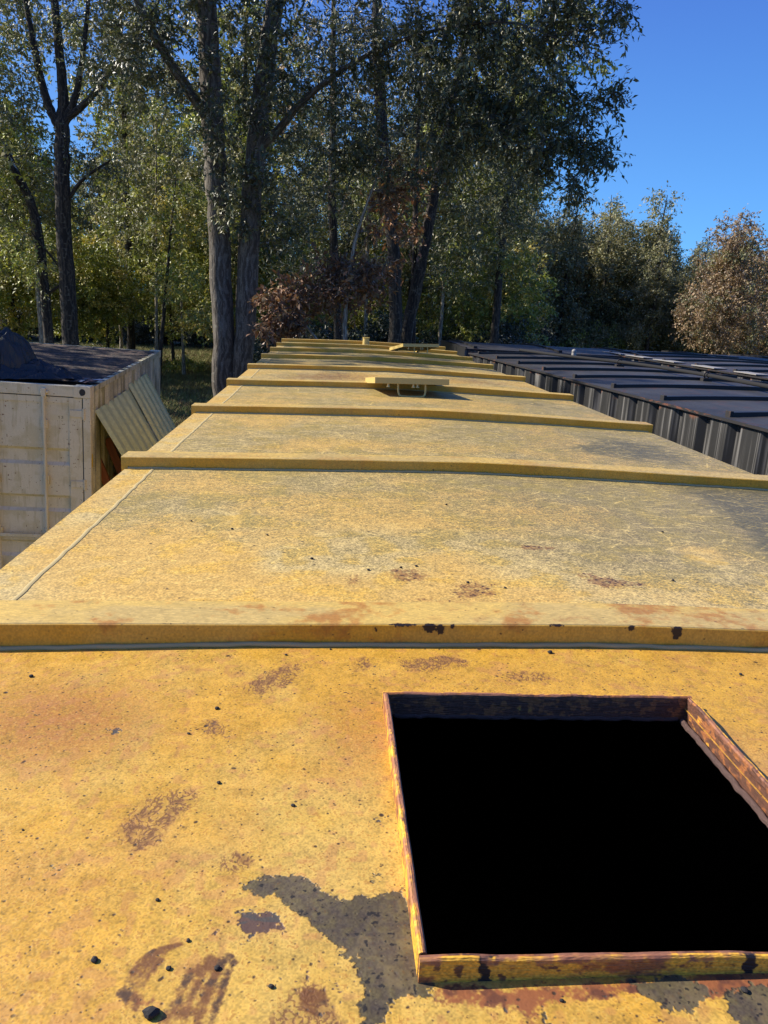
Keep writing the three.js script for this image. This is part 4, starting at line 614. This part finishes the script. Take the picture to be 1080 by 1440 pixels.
// the twin-stemmed oak just past the end of the yellow tank
{
  const t = thing('oak_tree', 'large twin-stemmed oak with grey trunks just past the yellow tank', 'tree', [-1.9, 0, -16]);
  const L = (x, y, z, r) => [x + 1.9, y + EYE, z + 16, r];
  const B = (x, y, z, rx, ry, rz, n, o) => ({ c: [x + 1.9, y + EYE, z + 16], r: [rx, ry, rz], n, ...o });
  growTree(t, { radial: 18, bark: mBarkGrey, leafMat: mLeafGloss, leaf: [0.098, 0.037], twigWood: true, twigs: 6, twigLen: 0.40, leaves: 10, pal: G.oak, odd: 0.05, oddPal: G.olive, limb: 1,
    trunks: [
      [L(-2.0, -3.5, -16, .30), L(-2.06, -2.6, -16, .235), L(-2.1, -1.1, -16, .212), L(-2.21, 1.6, -16, .200), L(-2.27, 2.9, -16, .195), L(-2.34, 4.1, -16, .19), L(-2.42, 5.4, -16, .18), L(-2.6, 9, -16.2, .13), L(-2.9, 13, -16.4, .06)],
      [L(-1.75, -3.5, -16.05, .30), L(-1.73, -2.6, -16.02, .23), L(-1.69, -.8, -16, .205), L(-1.58, 1.6, -16, .19), L(-1.46, 2.9, -16, .175), L(-1.34, 4.1, -16, .165), L(-1.15, 5.4, -16, .155), L(-.7, 9, -15.8, .11), L(-.3, 13, -15.6, .05)],
      [L(-1.47, 2.75, -16, .10), L(-1.1, 3.05, -15.9, .075), L(-.6, 3.55, -15.6, .055), L(.4, 4.2, -15.2, .04), L(1.6, 4.6, -14.8, .028), L(2.9, 4.7, -14.4, .018), L(3.7, 4.4, -14.1, .015)],
      [L(-1.1, 5.8, -15.9, .10), L(.2, 6.7, -15.2, .085), L(1.8, 7.1, -14.6, .06), L(3.2, 6.7, -14.2, .04), L(4.3, 5.6, -13.9, .02)],
      [L(-2.3, 3.1, -16, .10), L(-2.75, 3.7, -15.8, .085), L(-3.3, 4.5, -15.6, .075), L(-3.75, 5.5, -15.4, .065), L(-4.5, 6.7, -15.2, .04)],
      [L(-.9, 7.5, -15.9, .08), L(.6, 8.6, -16.6, .06), L(2.3, 9, -17, .035)], [L(-2.5, 7.5, -16, .09), L(-4, 8.6, -15.6, .06), L(-5.4, 9, -15.3, .035)]],
    blobs: [
      B(.6, 4.2, -15.3, 1.9, 1.25, 1.2, 90), B(2.4, 4.3, -14.6, 1.5, 1.4, 1.0, 120), B(3.3, 3.3, -14.2, 1.1, 1.0, .7, 80, { hang: .45 }), B(3.9, 4.9, -14, .75, .8, .6, 24), B(4.05, 2.85, -14, .62, .6, .4, 24, { hang: .6 }),
      B(2.0, 2.9, -14.8, 1.1, .8, .9, 48, { hang: .4 }), B(.2, 2.6, -15.4, 1.1, .8, .8, 38, { hang: .3 }), B(-1.7, 3.3, -15.3, 1.1, 1.2, .6, 46), B(-1.9, 5, -15.4, 1.6, .9, .9, 46), B(-3.6, 4.0, -15.4, 1.1, 1.1, .8, 42), B(-3.9, 5.6, -15.4, 1.4, .9, .9, 40),
      B(-1.75, 1.9, -15.5, .8, .7, .4, 20, { hang: .4 }), B(-.8, 1.3, -15.6, .6, .6, .5, 12, { hang: .4 }), B(2.9, 6.4, -14.4, 1.9, 1.1, 1.2, 46), B(.3, 7.2, -15.5, 2.2, 1.3, 1.6, 40), B(-3.6, 8.2, -15.8, 2.4, 1.4, 1.6, 40), B(-1, 10.5, -16, 2.6, 2.2, 2.2, 50), B(4.55, 3.55, -14, .35, .22, .25, 8, { hang: .1 }), B(4.35, 4.6, -13.9, .35, .3, .3, 8, { hang: .1 }), B(4.45, 2.7, -14, .3, .25, .25, 7, { hang: .5 }), B(4.2, 2.15, -14, .25, .25, .25, 6, { hang: .7 }), B(4.5, 5.0, -13.9, .3, .25, .3, 7)] }, 101);
}
// stems behind the yellow tank, a little farther off
{
  const t = thing('hardwood_tree', 'dark straight trunk rising beside a right-leaning one behind the second hatch lid', 'tree', [1.9, 0, -22]); const q = (x, y, z, r) => [x - 1.9, y + EYE, z + 22, r], B = (x, y, z, rx, ry, rz, n, o) => ({ c: [x - 1.9, y + EYE, z + 22], r: [rx, ry, rz], n, ...o });
  growTree(t, { radial: 12, bark: mBarkDark, leafMat: mLeafGloss, leaf: [0.10, 0.038], twigs: 6, twigLen: 0.55, leaves: 10, pal: G.oak, odd: 0.15, oddPal: G.tan,
    trunks: [[q(1.9, -3.5, -22, .24), q(1.86, -.9, -22, .185), q(1.68, 1.5, -22, .17), q(1.15, 5, -22, .15), q(.94, 7.4, -22, .12), q(.8, 11, -22, .05)]],
    blobs: [B(.9, 4.2, -22, 1.8, 1.6, 1.3, 46), B(1.3, 7, -22, 2.6, 1.8, 2, 80), B(.5, 10, -22, 2.4, 2, 2, 50), B(-.6, 5.6, -21.8, 1.5, 1.4, 1.2, 40)] }, 111);
  const t2 = thing('hardwood_tree', 'right-leaning dark trunk behind the second hatch lid', 'tree', [2.25, 0, -22.4]), q2 = (x, y, z, r) => [x - 2.25, y + EYE, z + 22.4, r], B2 = (x, y, z, rx, ry, rz, n, o) => ({ c: [x - 2.25, y + EYE, z + 22.4], r: [rx, ry, rz], n, ...o });
  growTree(t2, { radial: 12, bark: mBarkDark, leafMat: mLeafGloss, leaf: [0.10, 0.038], twigs: 6, twigLen: 0.55, leaves: 10, pal: G.oak, odd: 0.15, oddPal: G.olive,
    trunks: [[q2(2.15, -3.5, -22.4, .22), q2(2.22, -.9, -22.4, .175), q2(2.5, 1.2, -22.4, .155), q2(2.88, 3.9, -22.4, .125), q2(3.3, 6.7, -22.4, .09), q2(3.6, 10, -22.4, .04)], [q2(2.45, -3.5, -22.6, .12), q2(2.42, -.9, -22.6, .085), q2(2.28, 2.5, -22.6, .07), q2(2.2, 6, -22.6, .04)]],
    blobs: [B2(4.0, 4.2, -22.4, 1.9, 1.5, 1.4, 60), B2(3.2, 6.4, -22.4, 2.4, 1.6, 1.8, 60), B2(5.0, 2.6, -22.4, 1.5, 1.3, 1.2, 44), B2(3.4, 1.6, -22.6, 1.1, 1.2, .9, 26)] }, 112);
  const t3 = thing('hardwood_tree', 'slim dark trunk rising out of the brown-leaved sapling', 'tree', [.25, 0, -23]), q3 = (x, y, z, r) => [x - .25, y + EYE, z + 23, r], B3 = (x, y, z, rx, ry, rz, n, o) => ({ c: [x - .25, y + EYE, z + 23], r: [rx, ry, rz], n, ...o });
  growTree(t3, { radial: 10, bark: mBarkDark, leaf: [0.10, 0.04], twigs: 6, twigLen: 0.55, leaves: 9, pal: G.olive, odd: 0.2, oddPal: G.oak,
    trunks: [[q3(.3, -3.5, -23, .16), q3(.27, -.8, -23, .12), q3(0, 2.4, -23, .11), q3(-.1, 6, -23, .08), q3(-.2, 9, -23, .03)]], blobs: [B3(-.4, 3, -23, 1.4, 1.3, 1.2, 36), B3(.1, 6.5, -23, 1.9, 1.8, 1.6, 50), B3(-.9, 1.2, -23, 1.0, .9, .9, 18)] }, 113);
}
// brown-leaved oak sapling at the end of the yellow tank
{
  const t = thing('oak_sapling', 'young oak with dry brown leaves at the far end of the yellow tank', 'tree', [.35, 0, -15.2]), q = (x, y, z, r) => [x - .35, y + EYE, z + 15.2, r], B = (x, y, z, rx, ry, rz, n, o) => ({ c: [x - .35, y + EYE, z + 15.2], r: [rx, ry, rz], n, ...o });
  growTree(t, { radial: 8, bark: mBarkPale, leafMat: mLeafDry, leaf: [0.115, 0.05], twigWood: true, twigs: 6, twigLen: 0.30, leaves: 6, pal: G.brown, odd: 0.12, oddPal: G.tan, limb: .8,
    trunks: [[q(.35, -3.5, -15.2, .07), q(.4, -1.6, -15.2, .055), q(.3, -.2, -15.2, .045), q(.45, 1.2, -15.2, .03), q(.9, 2.6, -15.2, .012)], [q(.36, -1.4, -15.2, .035), q(-.2, -.7, -15.1, .028), q(-.75, -.1, -15, .018), q(-1.1, .0, -14.9, .01)]],
    blobs: [B(-.75, -.05, -15, .62, .5, .4, 40), B(.1, .30, -15.2, .75, .6, .5, 46), B(.65, .5, -15.3, .5, .6, .45, 26), B(-1.05, -.5, -14.9, .32, .22, .25, 12, { hang: .4 }), B(1.25, 1.4, -15.6, .6, .8, .5, 20), B(1.35, 2.3, -15.6, .55, .5, .5, 12)] }, 121);
}
// ---- generic woodland kinds, built once and repeated
function kindSpec(k, R) {
  const s = (a, b) => a + (b - a) * R(), lean = () => s(-.5, .5);
  const trunk = (H, r, top) => { const a = lean(), b = lean(); return [[0, -.05, 0, r * 1.35], [a * .15, H * .12, b * .15, r], [a * .4, H * .4, b * .4, r * .82], [a * .7, H * .7, b * .7, r * .5], [a, H * top, b, r * .12]]; };
  if (k === 'tall') { const H = s(14, 18); return { bark: mBarkDark, pal: G.olive, odd: .35, oddPal: R() < .5 ? G.lime : G.oak, leaf: [.17, .08], twigs: 7, twigLen: .5, leaves: 9, trunks: [trunk(H, s(.15, .21), .97)], blobs: [{ c: [0, H * .72, 0], r: [s(2.4, 3.1), H * .28, s(2.4, 3.1)], n: 210, pow: .5 }, { c: [s(-1, 1), H * .42, s(-1, 1)], r: [s(2, 2.6), H * .16, s(1.8, 2.4)], n: 90 }] }; }
  if (k === 'slim') { const H = s(11, 14); return { bark: mBarkPale, pal: G.olive, odd: .4, oddPal: G.lime, leaf: [.15, .07], twigs: 6, twigLen: .45, leaves: 9, trunks: [trunk(H, s(.07, .10), .97)], blobs: [{ c: [0, H * .66, 0], r: [s(1.5, 2.1), H * .32, s(1.5, 2.1)], n: 130 }] }; }
  if (k === 'lime') { const H = s(6.5, 9); return { bark: mBarkDark, pal: G.lime, odd: .15, oddPal: G.yellow, leaf: [.15, .08], twigs: 7, twigLen: .45, leaves: 9, trunks: [trunk(H, .08, .95)], blobs: [{ c: [0, H * .58, 0], r: [s(2.0, 2.6), H * .38, s(2.0, 2.5)], n: 210, pow: .5, hang: .2 }] }; }
  if (k === 'far') { const H = s(10.5, 13); return { bark: mBarkDark, pal: G.farm, odd: .4, oddPal: R() < .3 ? G.tan : G.olive, leaf: [.19, .09], twigs: 7, twigLen: .8, leaves: 10, trunks: [trunk(H, s(.13, .18), .97)], blobs: [{ c: [0, H * .66, 0], r: [s(1.3, 1.9), H * .34, s(1.3, 1.9)], n: 120, pow: .55 }, { c: [s(-1, 1), H * .30, 0], r: [s(1.6, 2.2), H * .2, 1.8], n: 60 }] }; }
  if (k === 'brush') { const H = s(2.6, 3.8); return { bark: mBarkDark, pal: G.farm, odd: .3, oddPal: G.lime, leaf: [.16, .08], twigs: 7, twigLen: .45, leaves: 9, trunks: [[[0, -.05, 0, .05], [.1, .8, 0, .04], [.15, H * .9, .1, .01]]], blobs: [{ c: [0, H * .5, 0], r: [s(1.5, 2.2), H * .46, s(1.4, 1.9)], n: 130, pow: .5 }] }; }
  if (k === 'tan') { const H = s(9, 11); return { bark: mBarkPale, pal: G.tan, odd: .2, oddPal: G.olive, leaf: [.17, .08], twigs: 7, twigLen: .7, leaves: 10, limb: 1.2, trunks: [trunk(H, .13, .97)], blobs: [{ c: [0, H * .72, 0], r: [1.7, H * .25, 1.7], n: 130 }, { c: [0, H * .40, 0], r: [2.9, H * .26, 2.9], n: 240 }] }; }
  const H = s(2.4, 3.6); return { bark: mBarkDark, pal: G.dark, odd: .2, oddPal: G.oak, leaf: [.13, .065], twigs: 7, twigLen: .5, leaves: 11, trunks: [[[0, -.05, 0, .05], [.1, .8, 0, .04], [.15, H * .9, .1, .01]]], blobs: [{ c: [0, H * .5, 0], r: [s(1.5, 2.2), H * .46, s(1.4, 1.9)], n: 150, pow: .5 }] };
}
const variants = {}, META = {
  tall: ['woodland_tree', 'tall olive-green tree in the wood', 'tree', 'tall trees'],
  slim: ['slender_tree', 'slender pale-barked tree in the wood', 'tree', 'slender pale trees'],
  lime: ['understory_tree', 'low yellow-green tree under the taller ones', 'tree', 'yellow-green understory trees'],
  far: ['distant_tree', 'olive and tan tree of the far tree row', 'tree', 'trees of the far row'],
  brush: ['brush_clump', 'olive-green leafy brush under the far tree row', 'shrub', 'olive brush'],
  shrub: ['shrub', 'dark evergreen shrub', 'shrub', 'dark shrubs'] };
function plant(kind, v, x, z, turn, scale, meta) {
  const b = x / -z, where = b < -0.22 ? 'behind the white container' : b < -0.08 ? 'beyond the lawn beside the twin-stemmed oak' : b < 0.15 ? 'beyond the far end of the yellow tank' : 'beyond the black tanks';
  const key = kind + v, m0 = META[kind], M = meta ?? [m0[0], m0[1] + ' ' + where, m0[2], m0[3] + ' ' + where];
  const o = thing(M[0], M[1], M[2], [x, 0, z], turn, M[3]); o.scale.setScalar(scale);
  if (!variants[key]) { growTree(o, kindSpec(kind, RNG(900 + v * 13 + kind.length * 101 + kind.charCodeAt(0))), 500 + v * 7 + kind.charCodeAt(1)); variants[key] = o; }
  else for (const c of variants[key].children) o.add(c.clone());
  return o;
}
// the two distinct trees on the left
{
  const t = thing('forked_tree', 'tall dark tree whose trunk forks into a fan behind the white container', 'tree', [-7.64, 0, -24]), q = (x, y, z, r) => [x + 7.64, y + EYE, z + 24, r], B = (x, y, z, rx, ry, rz, n, o) => ({ c: [x + 7.64, y + EYE, z + 24], r: [rx, ry, rz], n, ...o });
  growTree(t, { radial: 12, bark: mBarkDark, leaf: [0.10, 0.042], twigs: 6, twigLen: .55, leaves: 9, pal: G.oak, odd: .35, oddPal: G.olive,
    trunks: [[q(-7.6, -3.5, -24, .30), q(-7.62, -1.7, -24, .235), q(-7.66, 2.1, -24, .21), q(-7.57, 4.3, -24, .19), q(-7.5, 5.2, -24, .14), q(-7.6, 7.5, -24, .10), q(-7.7, 11, -24, .04)], [q(-7.57, 4.2, -24, .13), q(-7.95, 5.0, -24, .11), q(-8.25, 6.6, -24, .08), q(-8.6, 9, -24, .04)], [q(-7.55, 4.3, -24, .12), q(-7.15, 5.1, -23.9, .09), q(-6.85, 6.2, -23.8, .07), q(-6.5, 8.5, -23.7, .03)], [q(-7.5, 4.5, -24, .10), q(-6.8, 5.0, -23.8, .085), q(-6.2, 5.6, -23.6, .06), q(-5.4, 6.6, -23.4, .035), q(-4.7, 7.4, -23.3, .02)], [q(-7.62, 2.3, -24, .06), q(-7.0, 3.0, -23.8, .045), q(-6.2, 3.5, -23.6, .025)]],
    blobs: [B(-7.6, 7, -24, 2.6, 1.5, 1.6, 90), B(-5.4, 6.3, -23.5, 1.4, 1.1, 1.2, 46), B(-9.2, 5.6, -24, 1.3, 1.1, 1.1, 36), B(-7, 9.5, -24, 3, 1.7, 2.2, 60), B(-6.5, 3.4, -23.6, 1.1, .8, .9, 24)] }, 131);
  const t2 = thing('leaning_tree', 'dark tree leaning away from the forked tree behind the white container', 'tree', [-8.35, 0, -25]), q2 = (x, y, z, r) => [x + 8.35, y + EYE, z + 25, r], B2 = (x, y, z, rx, ry, rz, n, o) => ({ c: [x + 8.35, y + EYE, z + 25], r: [rx, ry, rz], n, ...o });
  growTree(t2, { radial: 10, bark: mBarkDark, leaf: [0.11, 0.055], twigs: 6, twigLen: .55, leaves: 10, pal: G.lime, odd: .35, oddPal: G.olive,
    trunks: [[q2(-8.5, -3.5, -25, .20), q2(-8.6, -1.8, -25, .15), q2(-8.85, 2.2, -25, .13), q2(-9.3, 3.3, -25, .11), q2(-10, 5, -25, .08), q2(-10.6, 7.5, -25, .03)], [q2(-8.6, -.2, -25, .05), q2(-8.0, .3, -24.8, .04), q2(-8.9, 1.6, -24.9, .02)]],
    blobs: [B2(-10, 3.4, -25, 1.9, 1.5, 1.5, 90), B2(-9.6, 1.0, -25, 1.5, 1.1, 1.2, 50), B2(-10.6, 6.3, -25, 2, 1.4, 1.6, 50)] }, 132);
  const t3 = thing('lawn_sapling', 'thin dark sapling with yellow-green leaves on the lawn beyond the container', 'tree', [-6.2, 0, -29.5]), q3 = (x, y, z, r) => [x + 6.2, y, z + 29.5, r], B3 = (x, y, z, rx, ry, rz, n, o) => ({ c: [x + 6.2, y, z + 29.5], r: [rx, ry, rz], n, ...o });
  growTree(t3, { radial: 8, bark: mBarkDark, leaf: [0.13, 0.06], twigs: 5, twigLen: .5, leaves: 9, pal: G.lime, odd: .25, oddPal: G.yellow,
    trunks: [[q3(-6.3, -.05, -29.5, .11), q3(-6.2, 1.2, -29.5, .085), q3(-6.0, 3, -29.5, .07), q3(-5.75, 5.4, -29.5, .045), q3(-5.5, 7.5, -29.5, .015)]],
    blobs: [B3(-5.2, 4.0, -29.3, 1.3, .9, 1, 40), B3(-5.3, 6.2, -29.5, 1.4, 1.2, 1.1, 50), B3(-4.6, 2.7, -29.2, .9, .5, .8, 22)] }, 133);
}
{
  const R = RNG(77), P = (k, n, x, z, s) => plant(k, (R() * n) | 0, x, z, R() * 6.28, s ?? 0.85 + 0.3 * R());
  // at[px in the picture at a depth] only served to find these ground positions; each stands where it stands
  [[-12.5, -29], [-9.3, -38], [-5.2, -44], [-3.2, -40], [-8.2, -58], [-17, -62], [-12, -60], [.8, -44], [3.6, -36], [5.4, -42], [8.2, -38], [-1, -50], [3, -54], [9.5, -52], [-21, -66], [-15.5, -66], [-6, -60], [6, -62], [-26, -68], [12.5, -60], [-3.5, -31], [6.2, -29], [-29, -66], [-23, -64], [-10, -64], [-2, -58], [2, -64], [9, -66], [-18, -66], [-30, -60], [-12, -64]].forEach(([x, z]) => P('tall', 4, x, z));
  [[-10.2, -29], [-7.1, -33], [-6.4, -35.5], [-8.8, -42], [-11.3, -44], [-13.3, -31], [-4.2, -37], [1.6, -33], [4.4, -31], [7.6, -45], [-16, -40], [-6.9, -50]].forEach(([x, z]) => P('slim', 3, x, z));
  [[-14, -30], [-11, -35], [-7.5, -39], [-4.8, -35], [-4.0, -47], [-9.6, -56], [-13.5, -42], [-2.1, -36], [-.6, -42], [2.4, -46], [5.2, -36], [7.4, -33], [-18, -56], [-16.4, -34], [-20, -60], [-23, -60], [-15, -58], [-11.5, -57], [-8, -56], [-5.5, -53], [-2.6, -55], [.2, -52], [3.2, -50], [6, -52], [-12.6, -33], [-9.9, -36]].forEach(([x, z]) => P('lime', 3, x, z));
  for (let i = 0; i < 34; i++) { const a = i / 33; P('shrub', 3, -30 + a * 46 + R() * 1.2, -55 - R() * 6, 1.0 + 0.6 * R()); }
  for (const [x, z] of [[-3, -52], [-.4, -33], [2.2, -30], [4.8, -34], [7, -31], [-1.5, -29], [9, -40], [11, -46], [-13, -55], [-16, -56], [-9, -56]]) P('shrub', 3, x, z);
  for (let i = 0; i < 28; i++) for (const row of [0, 1]) { const a = i / 27; P('far', 5, 11 + a * 38 + row * 0.7 + R() * 0.6, -61 - row * 8 - R() * 3 - a * 4, (a < 0.3 ? 0.88 : a < 0.42 ? 0.78 : 0.70) + 0.2 * R()); }
  for (const [x, z, s] of [[17.6, -60, 1.12], [21.5, -61, 1.0], [24.2, -60, 1.16], [14.5, -58, 1.0], [12, -54, 1.05], [23.6, -57, .82], [25.2, -60, .86], [26.8, -57, .78], [28.2, -60, .80], [29.6, -57.5, .84], [31.5, -61, .8]]) P('far', 5, x, z, s);
  for (let i = 0; i < 22; i++) P('brush', 3, 12 + i * 1.9 + R(), -58 - R() * 5, 0.9 + 0.4 * R());
  for (let i = 0; i < 20; i++) P('shrub', 3, 14 + i * 2 + R(), -74 - R() * 4, 1.3 + 0.4 * R());
  plant('tan', 0, 25.2, -49.5, 0.4, 1.02, ['russet_tree', 'russet-brown broad tree with pale trunk nearest behind the black tanks', 'tree', null]);
  plant('tan', 1, 30.5, -54, 1.4, 1.02, ['russet_tree', 'paler russet tree half behind the broad russet one', 'tree', null]);
  // trees off to the left whose shade falls across the far ribs of the yellow tank
  for (const [x, z, v, k] of [[-8.6, -10.9, 0, 1.0], [-7.6, -15.4, 1, 0.9], [-11.5, -13.6, 2, 1.0]]) plant('slim', v, x, z, v + 1, k, ['shade_tree', 'slender tree left of the container shading the far end of the yellow tank', 'tree', 'shade trees left of the container']);
}
// lawn: grass tufts and a few weeds
{
  const R = RNG(9), blade = new THREE.BufferGeometry(), p = [], idx = []; for (let k = 0; k < 9; k++) { const a = R() * 6.28, l = 0.05 + 0.07 * R(), o = 0.05 * R(), x = Math.cos(a) * o, z = Math.sin(a) * o, b = p.length / 3; p.push(x - 0.004 * Math.sin(a), 0, z + 0.004 * Math.cos(a), x + 0.004 * Math.sin(a), 0, z - 0.004 * Math.cos(a), x + Math.cos(a) * 0.05, l, z + Math.sin(a) * 0.05); idx.push(b, b + 1, b + 2); }
  blade.setAttribute('position', new THREE.Float32BufferAttribute(p, 3)); blade.setIndex(idx); blade.computeVertexNormals();
  const N = 26000, m = new THREE.InstancedMesh(blade, new THREE.MeshStandardMaterial({ name: 'grass', roughness: 0.9, side: THREE.DoubleSide }), N), M = new THREE.Matrix4(), Q = new THREE.Quaternion(), c = new THREE.Color();
  for (let i = 0; i < N; i++) { const z = -17 - 38 * R(), x = z * 0.33 + (R() * 0.27) * -z, s = 0.7 + R() * 1.3; M.compose(V(x, -0.004, z), Q.setFromAxisAngle(V(0, 1, 0), R() * 6.28), V(s * 1.5, s, s * 1.5)); m.setMatrixAt(i, M); const k = R(); m.setColorAt(i, k < .5 ? c.setRGB(.17, .19, .05) : k < .8 ? c.setRGB(.27, .23, .09) : c.setRGB(.15, .09, .045)); }
  m.name = 'lawn_grass'; m.userData = { kind: 'stuff', label: 'short dry grass of the lawn between the container and the wood', category: 'grass' }; m.castShadow = m.receiveShadow = true; scene.add(m);
  [[-7.0, -36, .9], [-6.6, -37.5, 1.1], [-5.9, -36.5, .8], [-5.2, -38, 1]].forEach(([x, z, s], i) => { const t = thing('lawn_weed', 'small leafy green weed standing on the sunlit lawn', 'plant', [x, 0, z], i, 'weeds on the lawn'); t.scale.setScalar(s); growTree(t, { radial: 5, bark: mBarkDark, leaf: [.16, .08], twigs: 4, twigLen: .3, leaves: 6, pal: G.lime, trunks: [[[0, -.02, 0, .012], [.02, .3, 0, .01], [0, .6, 0, .004]]], blobs: [{ c: [0, .4, 0], r: [.4, .3, .4], n: 10 }] }, 300 + i); });
}
renderer.render(scene, camera);
